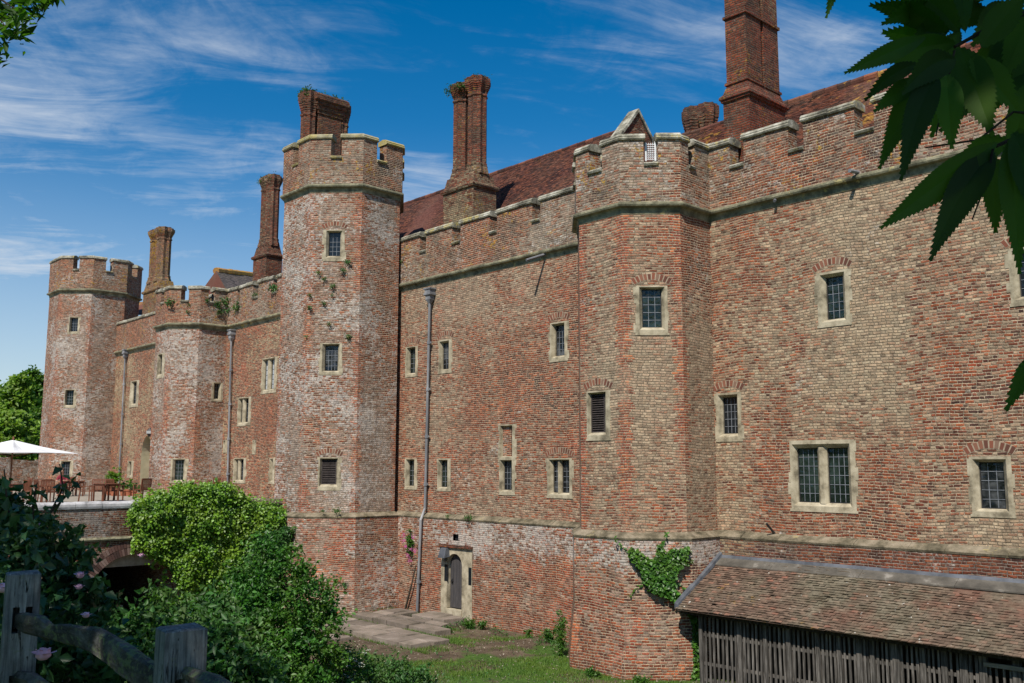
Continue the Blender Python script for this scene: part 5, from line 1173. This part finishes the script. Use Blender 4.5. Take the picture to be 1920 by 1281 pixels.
tree('leafy tree cut by the left edge of the picture', -14, 708, 92, 38, 'tree', .42, 340, 3)
tree('lower green tree in front, behind the white parasol', 20, 770, 76, 60, 'treey', .34, 460, 4)
tree('dark low tree between parasol and far tower', 72, 765, 80, 34, 'tree', .34, 300, 5)
tree('green tree standing outside the left edge', -110, 690, 95, 50, 'tree', .45, 260, 6)

# ================================================================== POST AND RAIL FENCE
fence = thing('oak_fence', tuple(np.array(atd(200, 1200, 3.1))*[1, 1, 0]+[0, 0, -1.62]), 'silvered oak post and rail fence with a crooked split rail in the near left corner', 'fence')
pa, pb = np.array(atd(47, 1085, 3.75)), np.array(atd(344, 1186, 3.0))
dirf = (pb-pa)[:2]; dirf /= np.linalg.norm(dirf)
def fpost(px0, px1, ptop, d, rot, slots):
    """square post with a pair of mortices; px0..px1 its front face"""
    c = (np.array(atd((px0+px1)/2, ptop, d))); w_ = (px1-px0)*d/CAMF
    vd = np.array([c[0], c[1]])/np.linalg.norm(c[:2]); fr = np.array([vd[1], -vd[0]])     # across the view
    a = math.cos(rot)*fr+math.sin(rot)*vd; b = -math.sin(rot)*fr+math.cos(rot)*vd
    zt = c[2]; W2 = w_/2/abs(math.cos(rot)); mb = MB()
    def pp(u, v, z): return (c[0]+a[0]*u+b[0]*v, c[1]+a[1]*u+b[1]*v, z)
    zs_ = sorted({-1.75, zt, *[zt-s_[2] for s_ in slots], *[zt-s_[3] for s_ in slots]}); us = sorted({-W2, W2, *[s_[0]*W2 for s_ in slots], *[s_[1]*W2 for s_ in slots]})
    for u0, u1 in zip(us, us[1:]):
        for z0, z1 in zip(zs_, zs_[1:]):
            um, zm = (u0+u1)/2, (z0+z1)/2
            if any(s_[0]*W2 < um < s_[1]*W2 and zt-s_[3] < zm < zt-s_[2] for s_ in slots): continue
            mb.quad(pp(u0, 0, z0), pp(u1, 0, z0), pp(u1, 0, z1), pp(u0, 0, z1))
    for s_ in slots:
        x0, x1, z1, z0 = s_[0]*W2, s_[1]*W2, zt-s_[2], zt-s_[3]; D = .1
        mb.quad(pp(x0, 0, z0), pp(x0, 0, z1), pp(x0, D, z1), pp(x0, D, z0)); mb.quad(pp(x1, 0, z0), pp(x1, D, z0), pp(x1, D, z1), pp(x1, 0, z1))
        mb.quad(pp(x0, 0, z1), pp(x1, 0, z1), pp(x1, D, z1), pp(x0, D, z1)); mb.quad(pp(x0, 0, z0), pp(x0, D, z0), pp(x1, D, z0), pp(x1, 0, z0)); mb.quad(pp(x0, D, z0), pp(x1, D, z0), pp(x1, D, z1), pp(x0, D, z1))
    T = W2*2*.9
    mb.quad(pp(-W2, T, -1.75), pp(-W2, 0, -1.75), pp(-W2, 0, zt), pp(-W2, T, zt)); mb.quad(pp(W2, 0, -1.75), pp(W2, T, -1.75), pp(W2, T, zt), pp(W2, 0, zt)); mb.quad(pp(W2, T, -1.75), pp(-W2, T, -1.75), pp(-W2, T, zt), pp(W2, T, zt))
    e = .008
    mb.loft([[pp(-W2, 0, zt), pp(W2, 0, zt), pp(W2, T, zt), pp(-W2, T, zt)], [pp(-W2+e, e, zt+.006), pp(W2-e, e, zt+.006), pp(W2-e, T-e, zt+.008), pp(-W2+e, T-e, zt+.005)]], True)
    mb.build('post', M['post'], fence); return pp, W2, zt
fpost(18, 75, 1078, 3.75, .08, [(-.55, -.15, .125, .225), (.2, .6, .125, .19), (-.5, -.1, .385, .46), (.3, .7, .38, .56)])
fpost(313, 388, 1184, 3.0, .28, [(-.45, .0, .145, .30), (.15, .6, .14, .18)])
mb = MB()
prof = [(33, 1163, 14, 3.74), (50, 1168, 20, 3.70), (75, 1173, 21, 3.64), (95, 1184, 14, 3.60), (120, 1187, 19, 3.55), (150, 1193, 21, 3.5), (180, 1200, 25, 3.42), (200, 1213, 27, 3.36), (220, 1226, 28, 3.30), (240, 1241, 31, 3.24), (262, 1257, 30, 3.18), (280, 1268, 29, 3.13), (292, 1276, 27, 3.10), (318, 1290, 25, 3.04)]
rings = []
for j, (x, y, h, d) in enumerate(prof):
    c = Vector(atd(x, y, d)); r = h*d/CAMF; t = Vector((dirf[0], dirf[1], -.25)).normalized(); s_ = Vector((t.y, -t.x, 0)).normalized(); u_ = s_.cross(t)*-1
    if u_.z < 0: u_ = -u_
    rings.append([c+u_*r*a+s_*r*b for a, b in ((1.0+rnd.uniform(-.10, .06), .22+rnd.uniform(-.1, .1)), (.80, .42), (.15+rnd.uniform(-.1, .1), .52), (-.75, .40+rnd.uniform(-.1, .1)), (-1.0, .10), (-.95, -.25), (-.2, -.42+rnd.uniform(-.1, .1)), (.88, -.30))])
mb.loft(rings); 
m, k = mat('lichened_split_rail'); tcn = k.new('ShaderNodeTexCoord').outputs['Object']; Pm = k.mapping(tcn, scale=(5, 5, 9), rot=(0, 0, .3))
n = k.noise(Pm, 2.2, 8, .65, .6); c = k.ramp(n, [(.3, (.025, .024, .022)), (.5, (.085, .082, .075)), (.72, (.20, .20, .185))])
lm = k.step(k.m('MULTIPLY_ADD', k.noise(tcn, 3.2, 3), .7, k.noise(tcn, 42, 5, .6)), .88, .98); c = k.mix(k.m('MULTIPLY', lm, .75), c, (.17, .22, .10)); k.l.new(c, k.b.inputs['Base Color'])
k.l.new(bump(k, k.noise(Pm, 6, 8, .7), .012, 1.0), k.b.inputs['Normal']); M['rail'] = m
o = mb.build('rail', m, fence); o['label'] = 'crooked split oak rail with pale green lichen'
mb = MB(); mb.tube([atd(352, 1262, 2.98), atd(400, 1282, 2.8), atd(470, 1330, 2.5)], [.022, .03, .03], 6); mb.build('rail', m, fence)
mb = MB(); mb.tube([atd(-60, 1262, 3.9), atd(30, 1268, 3.72), atd(60, 1275, 3.66), atd(130, 1330, 3.4)], [.03, .028, .028, .03], 6); mb.build('rail', m, fence)

# ================================================================== TERRACE FURNITURE
def local(mb, name, m, parent):                    # parts built round the origin of their thing
    me = bpy.data.meshes.new(name); me.from_pydata(mb.v, [], mb.f); me.materials.append(M[m]); me.update(); auto_uv(me)
    o = bpy.data.objects.new(name, me); COL.objects.link(o); o.parent = parent; return o
def lb(parent, name, m, *boxes):
    mb = MB()
    for b in boxes: mb.box(*b)
    return local(mb, name, m, parent)
chair0 = thing('garden_chair', (0, 0, TZ), '', 'chair', 'wooden chairs on the terrace')
lb(chair0, 'seat', 'teak', *[(-.23+.078*i, -.22, .42, -.16+.078*i, .22, .445) for i in range(6)], (-.235, -.225, .385, .235, -.20, .42), (-.235, .20, .385, .235, .225, .42))
mb = MB()
for i in range(7): x = -.19+.063*i; mb.hexa([(x-.018, .20, .50), (x+.018, .20, .50), (x+.018, .22, .50), (x-.018, .22, .50), (x-.018, .27, .84), (x+.018, .27, .84), (x+.018, .29, .84), (x-.018, .29, .84)])
mb.hexa([(-.24, .265, .84), (.24, .265, .84), (.24, .295, .84), (-.24, .295, .84), (-.24, .275, .91), (.24, .275, .91), (.24, .305, .91), (-.24, .305, .91)]); mb.box(-.22, .195, .455, .22, .222, .50)
local(mb, 'backrest', 'teak', chair0)
for sx_ in (-1, 1):
    x0, x1 = sorted((sx_*.235, sx_*.275)); mb = MB(); mb.box(x0, -.24, 0, x1, -.20, .62); local(mb, 'leg', 'teak', chair0)
    mb = MB(); mb.hexa([(x0, .24, 0), (x1, .24, 0), (x1, .28, 0), (x0, .28, 0), (x0, .20, .45), (x1, .20, .45), (x1, .24, .45), (x0, .24, .45)]); mb.hexa([(x0, .20, .45), (x1, .20, .45), (x1, .24, .45), (x0, .24, .45), (x0, .27, .90), (x1, .27, .90), (x1, .31, .90), (x0, .31, .90)]); local(mb, 'leg', 'teak', chair0)
    mb = MB(); mb.box(x0-.01, -.25, .62, x1+.01, .24, .645); local(mb, 'armrest', 'teak', chair0)
table0 = thing('garden_table', (0, 0, TZ), '', 'table', 'wooden tables on the terrace')
lb(table0, 'table_top', 'teak', *[(-.70, -.45+.13*i, .70, .70, -.45+.13*i+.12, .73) for i in range(7)]); lb(table0, 'apron', 'teak', (-.62, -.40, .62, .62, -.37, .70), (-.62, .37, .62, .62, .40, .70))
for sx_ in (-1, 1):
    for sy_ in (-1, 1): lb(table0, 'leg', 'teak', (sx_*.63-.035, sy_*.38-.035, 0, sx_*.63+.035, sy_*.38+.035, .70))
def copy_thing(root):
    r = root.copy(); COL.objects.link(r)
    for ch in root.children: c = ch.copy(); COL.objects.link(c); c.parent = r
    return r
def place(root, used, px, py, rot, label):
    o = root if not used else copy_thing(root); used.append(1); p = hitz(px, py, TZ); o.location = (p[0], min(p[1], 20.3), TZ); o.rotation_euler = (0, 0, R_(rot)); o['label'] = label; return o
uc, ut = [], []
for px, py, rot, l in ((160, 941.5, 160, 'wooden chair seen from behind, left of the small dark table'), (181, 939.5, 60, 'wooden chair between the back-turned chair and the small table'), (214, 938.5, 200, 'wooden chair right of the small dark table'),
                       (265, 936, -70, 'wooden chair in front of the arched recess'), (122, 930, 10, 'wooden chair beside the seated person'), (94, 942, 100, 'wooden chair at the right end of the table under the parasol'),
                       (62, 943.5, 190, 'wooden chair with its back to the parapet under the parasol'), (8, 944, 170, 'wooden chair at the left edge under the parasol'), (146, 928, 185, 'wooden chair behind the back-turned chair'), (79, 941, 180, 'wooden chair beside the one at the table end under the parasol'),
                       (441, 931.5, 50, 'left of the two wooden chairs above the ivy'), (459, 931.5, 190, 'right of the two wooden chairs above the ivy'), (42, 935, 0, 'wooden chair behind the parasol pole')):
    place(chair0, uc, px, py, rot, l)
for px, py, rot, l in ((198, 940, 10, 'small dark wooden table between two chairs near the parapet'), (136, 930.5, 5, 'wooden table by the seated person'), (30, 941.5, 95, 'wooden table under the white parasol')):
    o = place(table0, ut, px, py, rot, l)
    if len(ut) == 1: o.scale = (.6, .85, 1)
# parasol
pp_ = hitx(25, 825, -34.4); par = thing('parasol', (pp_[0], pp_[1], TZ), 'large off white square parasol at the left edge of the terrace', 'parasol')
mb = MB(); apex = np.array([pp_[0], pp_[1], pp_[2]]); tip = hitx(149, 851, pp_[0]+.5); hd = np.linalg.norm((tip-apex)[:2]); a0 = math.atan2(tip[1]-apex[1], tip[0]-apex[0]); zt = tip[2]
cor = [apex+np.array([hd*math.cos(a0+i*math.pi/2), hd*math.sin(a0+i*math.pi/2), zt-apex[2]]) for i in range(4)]
N_ = 8
for i in range(4):
    A_, B_ = cor[i], cor[(i+1) % 4]; md = (A_+B_)/2; md = apex+(md-apex)*.98; md[2] = zt+.02
    for P0, P1 in ((A_, md), (md, B_)):
        for j in range(N_):
            for h_ in range(4):
                def S_(r, t): e = P0*(1-t)+P1*t; p = apex*(1-r)+e*r; p = p.copy(); p[2] -= .10*math.sin(math.pi*r)*(math.sin(math.pi*t)*.6+.25)-.0; return p
                r0, r1, t0, t1 = j/N_, (j+1)/N_, h_/4, (h_+1)/4
                mb.quad(S_(r0, t0), S_(r1, t0), S_(r1, t1), S_(r0, t1))
cp_ = mb.build('canopy', M['canvas'], par)
mb = MB(); mb.tube([(pp_[0], pp_[1], TZ+.05), (pp_[0], pp_[1], apex[2]+.02)], .026, 10); mb.tube([(pp_[0], pp_[1], apex[2]+.02), (pp_[0], pp_[1], apex[2]+.12)], [.04, .02], 8); mb.build('pole', M['teak'], par)
mb = MB()
for i in range(4): e = (cor[i]+cor[(i+1) % 4])/2; hub = apex-np.array([0, 0, .55]); mb.tube([hub, apex+(cor[i]-apex)*.55-np.array([0, 0, .08])], .012, 5)
mb.build('struts', M['teak'], par)
mb = MB(); mb.box(pp_[0]-.3, pp_[1]-.3, TZ, pp_[0]+.3, pp_[1]+.3, TZ+.07); mb.build('base', M['dark'], par)
# pots
def pot(px, py, s, h, label, lm='bush', n=10, Y=None):
    p = hitz(px, py, TZ) if Y is None else hity(px, py, Y); x, y = p[0], min(p[1], 20.75)
    o = thing('flower_pot', (x, y, TZ), label, 'potted plant', 'pots of plants along the wall'); mb = MB()
    mb.loft([[(x+r*math.cos(t), y+r*math.sin(t), TZ+z) for t in np.linspace(0, 6.283, 13)[:-1]] for r, z in ((s*.6, 0), (s*.85, s*1.2), (s*1.0, s*1.22), (s*1.0, s*1.5), (s*.85, s*1.5), (s*.8, s*1.35))]); mb.build('pot', M['terra'], o)
    C, P = clumps([((x, y, TZ+s*1.5+h*.5), (s*1.4, s*1.4, h*.55))], n, 26, .06, .2); leaves('foliage', P, .10, M[lm], o, (.3, -.5, .7), .8, .35)
pot(231, 930, .20, .35, 'leftmost of the three terracotta pots on the ground'); pot(241.5, 930, .21, .42, 'middle one of the three terracotta pots on the ground', 'ivy'); pot(251.5, 930, .17, .40, 'rightmost of the three terracotta pots, beside the recess', 'rose')
pot(214, 930, .24, 1.0, 'tall bushy plant in a pot at the foot of the far downpipe', 'ivy', 40); pot(205, 929, .2, .9, 'pale feathery plant in a pot against the far tower', 'bush', 22); pot(262, 934, .16, .25, 'low pot in front of the arched recess', 'bush', 8)
# seated person, leaning over the table
p = hitz(118, 931, TZ); px0, py0 = p[0], p[1]
per = thing('person', (px0, py0, TZ), 'person in a maroon top sitting bent over a terrace table', 'person')
fx, fy = .8, -.6
def PB(f_, s_, z): return (px0+fx*f_-fy*s_, py0+fy*f_+fx*s_, TZ+z)
def skin(name, verts, edges, rad, m, parent, sub=2):
    me = bpy.data.meshes.new(name); me.from_pydata(verts, edges, []); me.materials.append(m)
    o = link(name, me, parent); md = o.modifiers.new('skin', 'SKIN'); md.use_smooth_shade = True
    for i, v in enumerate(me.skin_vertices[0].data): v.radius = (rad[i], rad[i]); v.use_root = (i == 0)
    s2 = o.modifiers.new('sub', 'SUBSURF'); s2.levels = s2.render_levels = sub; return o
Vb = [PB(0, 0, .50), PB(.06, 0, .72), PB(.16, 0, .92), PB(.22, 0, 1.02), PB(.27, 0, 1.10), PB(.33, 0, 1.20),
      PB(.15, .18, .94), PB(.28, .24, .74), PB(.48, .12, .76), PB(.15, -.18, .94), PB(.28, -.24, .74), PB(.48, -.12, .76),
      PB(.1, .09, .50), PB(.45, .11, .50), PB(.42, .11, .10), PB(.52, .11, .04), PB(.1, -.09, .50), PB(.45, -.11, .50), PB(.42, -.11, .10), PB(.52, -.11, .04), PB(.37, 0, 1.27)]
Eb = [(0, 1), (1, 2), (2, 3), (3, 4), (4, 5), (2, 6), (6, 7), (7, 8), (2, 9), (9, 10), (10, 11), (0, 12), (12, 13), (13, 14), (14, 15), (0, 16), (16, 17), (17, 18), (18, 19), (5, 20)]
Rb = [.15, .13, .15, .06, .055, .095, .06, .045, .035, .06, .045, .035, .09, .06, .045, .035, .09, .06, .045, .035, .07]
skin('body', Vb, Eb, Rb, M['skin'], per)
skin('top', [Vb[0], Vb[1], Vb[2], Vb[3], Vb[6], Vb[7], Vb[9], Vb[10]], [(0, 1), (1, 2), (2, 3), (2, 4), (4, 5), (2, 6), (6, 7)], [.165, .15, .17, .075, .08, .062, .08, .062], M['maroon'], per)
skin('trousers', [PB(0, 0, .48)]+[Vb[i] for i in (12, 13, 14, 16, 17, 18)], [(0, 1), (1, 2), (2, 3), (0, 4), (4, 5), (5, 6)], [.15, .105, .075, .06, .105, .075, .06], M['navy'], per)
skin('hair', [PB(.27, 0, 1.22), PB(.33, 0, 1.28), PB(.37, 0, 1.30)], [(0, 1), (1, 2)], [.10, .105, .085], M['hair'], per)
lbx = MB(); lbx.box(px0-.2, py0-.2, TZ+.36, px0+.2, py0+.2, TZ+.40)
for sx_ in (-.17, .17):
    for sy_ in (-.17, .17): lbx.box(px0+sx_-.02, py0+sy_-.02, TZ, px0+sx_+.02, py0+sy_+.02, TZ+.36)
tag(lbx.build('stool', M['teak']), 'low wooden stool under the seated person', 'stool')

# ================================================================== TREES OVER THE CAMERA (their shade falls on the near bank)
def infrustum(P, mx=1.12):
    d = P@F; x = (P@RT)/d*CAMF/960; y = (P@UP)/d*CAMF/640
    return (d > 0) & (np.abs(x) < mx) & (np.abs(y) < mx)
def overtree(name, label, base, h, blobs, ncl, per, lm, sz, sig):
    o = thing(name, base, label, 'tree'); C, P = clumps(blobs, ncl, per, sig, .25); P = P[~infrustum(P)]
    leaves('crown', P, sz, M[lm], o, (0, 0, 1), .8, .42, .1, .5)
    mb = MB(); b = np.array(base, float); mb.tube([b, b+[.1, 0, h*.3], b+[0, .15, h*.62], b+[.1, .1, h]], [.32, .26, .2, .1], 10)
    C2 = C[~infrustum(C)]; C2 = C2[C2[:, 2] > base[2]+h*.45]
    for c in C2[rng.choice(len(C2), 26)]:
        md = (b+[0, 0, h*.6]+c)/2+[0, 0, .2]
        if not infrustum(np.array([md, (md+c)/2, (b+[0, 0, h*.6]+md)/2])).any(): mb.tube([b+[0, .1, h*.6], md, c], [.09, .06, .02], 5)
    mb.build('trunk', M['bark'], o, uv=False); return o
CH = overtree('chestnut_tree', 'dark sweet chestnut whose toothed leaves hang into the top right corner', (4.2, -3.6, -1.62), 6.0,
              [((0.2, -2.2, 4.6), (3.6, 2.6, 1.5)), ((-1.5, -2.6, 5.4), (2.8, 2.2, 1.4)), ((2.8, -1.8, 4.2), (2.6, 2.2, 1.5)), ((2.2, .2, 3.4), (1.3, 1.0, .8)), ((.7, -.9, 3.3), (1.9, 1.3, .8)), ((.7, -.9, 3.3), (1.2, 1.0, .5))], 430, 28, 'chest', .20, .34)
LT = overtree('tree', 'tree with small narrow leaves hanging into the top left corner', (-6.4, -5.0, -1.62), 6.0,
              [((-6.2, -2.6, 4.6), (3.2, 2.4, 1.4)), ((-4.2, -3.0, 5.0), (2.6, 2.2, 1.4)), ((-8.2, -2.8, 5.2), (2.2, 2.0, 1.3)), ((-7.0, -.9, 4.2), (1.3, .9, .9))], 330, 30, 'tree', .15, .34)
# the wood behind the camera, mirrored in the window glass
C = np.stack([rng.uniform(-120, 20, 900), rng.uniform(-34, -24, 900), rng.uniform(0, 1, 900)], 1); C[:, 2] = -1+C[:, 2]**.6*(10.5+2.5*np.sin(C[:, 0]*.21)+1.5*np.sin(C[:, 0]*.57))
tag(leaves('woodland', np.repeat(C, 22, 0)+rng.normal(0, 1.1, (900*22, 3)), .95, M['tree'], None, (0, .6, .6), .8, .6), 'wooded edge of the garden behind the viewpoint', 'wood', kind='stuff')
# small leaves in the top left corner
C = [(-10, 10), (10, 15), (30, 8), (55, 10), (72, 14), (20, 40), (45, 38), (5, 65), (60, -10), (20, -20), (-15, 60), (-5, 95), (30, 62), (85, -8)]
P = []
for x, y in C:
    c = np.array(atd(x, y, 5.5+rnd.uniform(-.3, .3)))
    P += [c+rng.normal(0, 1, 3)*[.035, .035, .035] for _ in range(24)]
leaves('leaf_spray', np.array(P), .085, M['chest'], LT, (.2, -.3, .9), .6, .34, .12, 1.2)  # darker chestnut leaf colour stands in for the shade on this spray
mb = MB(); s0 = Vector(atd(-420, -330, 5.6))
for x, y in ((85, -6), (50, 30), (20, 55), (-4, 92), (70, 12)): mb.tube([s0, Vector(atd(-60, -40, 5.6)), Vector(atd(x-10, y-6, 5.5))], [.03, .012, .003], 5)
mb.tube([(-6.3, -4.9, 2.6), tuple(s0)], [.09, .03], 6); mb.build('branch', M['bark'], LT, uv=False)
# the toothed chestnut leaves close to the camera
def chleaf(mb, bx, by, tx, ty, w_, d0, d1, bend=.0, roll=.3):
    A_ = Vector(atd(bx, by, d0)); T_ = Vector(atd(tx, ty, d1)); ax = T_-A_; L = ax.length; ax.normalize()
    w_ = w_*.93; vw = (A_+T_).normalized(); sd = ax.cross(vw).normalized(); sd = (sd*math.cos(roll)+vw*math.sin(roll)).normalized(); nn = sd.cross(ax).normalized()
    W2 = w_*(d0+d1)/2/CAMF/2; n = max(9, int(L/.0078)); mid = []; lf = []; rg = []
    for i in range(n+1):
        t = i/n; c = A_+ax*L*t+Vector((0, 0, -1))*bend*L*4*t*(1-t)*-1; mid.append(c)
        pr = (math.sin(math.pi*min(1, t**.82))**1.05)*(1-.15*t)*.92+.012
        for S_, q in ((lf, 1), (rg, -1)):
            S_.append(c+ax*(-.0045)+sd*q*W2*pr*.975-nn*abs(W2)*pr*.25)
            if i < n: S_.append(c+ax*L/n*.72+sd*q*(W2*pr+.0012)-nn*abs(W2)*pr*.27)
    vs = mid+lf+rg; o1 = len(mid); o2 = o1+len(lf); fs = []
    for i in range(n):
        a = o1+2*i; fs += [(i, i+1, a+2), (i, a+2, a+1), (i, a+1, a)]; a = o2+2*i; fs += [(i, a+2, i+1), (i, a+1, a+2), (i, a, a+1)]
    mb.add(vs, fs)
c1_, c2_ = (1795, 95), (1868, 276)
S1 = [(1735, 70, 1580, 139, 44, 1.5, 1.42), (1720, 120, 1619, 192, 40, 1.5, 1.45), (1725, 150, 1636, 212, 46, 1.48, 1.4), (1745, 130, 1647, 321, 62, 1.5, 1.4), (1755, 140, 1688, 344, 66, 1.45, 1.36), (1775, 140, 1785, 284, 62, 1.5, 1.42), (1800, 90, 1862, 257, 84, 1.52, 1.45),
      (1790, 80, 1640, 120, 66, 1.55, 1.5), (1780, 60, 1627, 10, 60, 1.55, 1.6), (1800, 60, 1690, -30, 70, 1.55, 1.6), (1810, 60, 1800, -60, 60, 1.6, 1.7), (1840, 90, 1925, -10, 70, 1.5, 1.5), (1820, 110, 1912, 215, 74, 1.5, 1.48), (1790, 110, 1690, 180, 80, 1.47, 1.4), (1800, 120, 1745, 262, 80, 1.55, 1.5), (1770, 90, 1650, 60, 60, 1.6, 1.6), (1780, 30, 1700, 110, 60, 1.6, 1.55), (1760, 20, 1650, 48, 56, 1.6, 1.55)]
S2 = [(1868, 268, 1647, 431, 84, 1.35, 1.25), (1862, 285, 1742, 494, 84, 1.35, 1.25), (1862, 290, 1867, 442, 52, 1.4, 1.35), (1895, 262, 1912, 520, 64, 1.3, 1.2), (1900, 250, 1990, 480, 90, 1.3, 1.2), (1900, 250, 2060, 330, 90, 1.3, 1.25), (1890, 262, 1780, 330, 60, 1.4, 1.38)]
S3 = [(1580, -60, 1548, 38, 30, 1.6, 1.55), (1640, -70, 1600, -10, 36, 1.6, 1.55)]
S5 = [(1960, 660, 1884, 776, 44, 1.3, 1.28), (1980, 640, 1925, 850, 60, 1.3, 1.25), (1960, 600, 2040, 740, 60, 1.3, 1.25)]
S4 = [(1760, 10, 1640, -40, 60, 1.7, 1.7), (1850, 20, 1760, 60, 70, 1.7, 1.65), (1900, 10, 1820, 90, 76, 1.7, 1.65), (1900, 60, 1850, 175, 70, 1.65, 1.6), (1940, 20, 1880, 150, 80, 1.6, 1.6), (1870, -40, 1760, 10, 80, 1.7, 1.7), (1935, 150, 1890, 330, 60, 1.6, 1.55), (1730, -20, 1700, 70, 60, 1.65, 1.6), (1900, 90, 1800, 190, 80, 1.66, 1.6), (1930, 120, 1840, 230, 76, 1.7, 1.62), (1860, 130, 1760, 250, 70, 1.62, 1.58), (1950, 60, 1900, 240, 80, 1.7, 1.66), (1830, -30, 1740, 60, 76, 1.72, 1.7), (1800, 60, 1710, 220, 64, 1.6, 1.56)]
for S_ in (S1, S2, S3, S4, S5):
    mb = MB()
    for q in S_: chleaf(mb, *q, bend=rnd.uniform(.0, .10), roll=rnd.uniform(.0, .6))
    mb.build('leaf_spray', M['chest'], CH, uv=False, smooth=False)
mb = MB(); V_ = lambda x, y, d: Vector(atd(x, y, d))
mb.tube([V_(2500, -400, 1.9), V_(2150, -60, 1.7), V_(1930, 20, 1.6), V_(1850, 55, 1.56), V_(1790, 88, 1.54)], [.014, .008, .005, .004, .003], 6)
mb.tube([V_(2400, 60, 1.6), V_(2100, 190, 1.45), V_(1960, 235, 1.38), V_(1868, 274, 1.36)], [.010, .006, .004, .003], 6)
mb.tube([V_(1960, 215, 1.38), V_(1900, 210, 1.42), V_(1835, 262, 1.42), V_(1735, 277, 1.44)], [.003, .002, .0018, .0012], 5)
mb.tube([V_(1790, 95, 1.52), V_(1770, 180, 1.5), V_(1755, 255, 1.48)], [.002, .0018, .001], 5); mb.tube([V_(1862, 280, 1.34), V_(1850, 340, 1.33), V_(1823, 412, 1.32)], [.002, .0016, .001], 5)
mb.tube([V_(2300, -500, 1.9), V_(1900, -200, 1.7), V_(1700, -130, 1.65), V_(1580, -60, 1.6)], [.012, .007, .004, .002], 5)
mb.tube([V_(2400, 500, 1.5), V_(2100, 600, 1.38), V_(1960, 640, 1.3)], [.01, .005, .003], 5)
mb.tube([(4.1, -3.4, 2.4), (3.2, -1.2, 2.6), tuple(V_(2500, -400, 1.9))], [.10, .05, .014], 7); mb.tube([(3.2, -1.2, 2.6), tuple(V_(2400, 60, 1.6))], [.03, .010], 6); mb.tube([(3.2, -1.2, 2.6), tuple(V_(2300, -500, 1.9))], [.03, .012], 6); mb.tube([(3.6, -2.2, 1.6), tuple(V_(2400, 500, 1.5))], [.03, .01], 6)
mb.build('branch', M['bark'], CH, uv=False)
# leaves along the stretches of branch outside the picture
def alongpts(pl, n, sg):
    pl = [np.array(p, float) for p in pl]; t = rng.random(n)*(len(pl)-1); i = np.minimum(t.astype(int), len(pl)-2); f_ = (t-i)[:, None]; A_ = np.array(pl)
    P = A_[i]*(1-f_)+A_[i+1]*f_+rng.normal(0, sg, (n, 3)); return P[~infrustum(P, 1.16)]
for pl_, n_, sg_ in (([(4.1, -3.4, 2.4), (3.2, -1.2, 2.6), tuple(V_(2500, -400, 1.9)), tuple(V_(2150, -120, 1.7))], 260, .16), ([(3.2, -1.2, 2.6), tuple(V_(2400, 60, 1.6)), tuple(V_(2180, 190, 1.45))], 160, .13),
                    ([(3.2, -1.2, 2.6), tuple(V_(2300, -500, 1.9)), tuple(V_(1900, -330, 1.7))], 160, .13), ([(3.6, -2.2, 1.6), tuple(V_(2400, 500, 1.5))], 100, .14)):
    leaves('leaf_spray', alongpts(pl_, n_, sg_), .15, M['chest'], CH, (0, 0, 1), .8, .36, .1, .8)
leaves('leaf_spray', alongpts([(-6.3, -4.9, 2.6), tuple(atd(-420, -330, 5.6)), tuple(atd(-160, -120, 5.6))], 420, .22), .10, M['chest'], LT, (0, 0, 1), .8, .36, .1, .8)
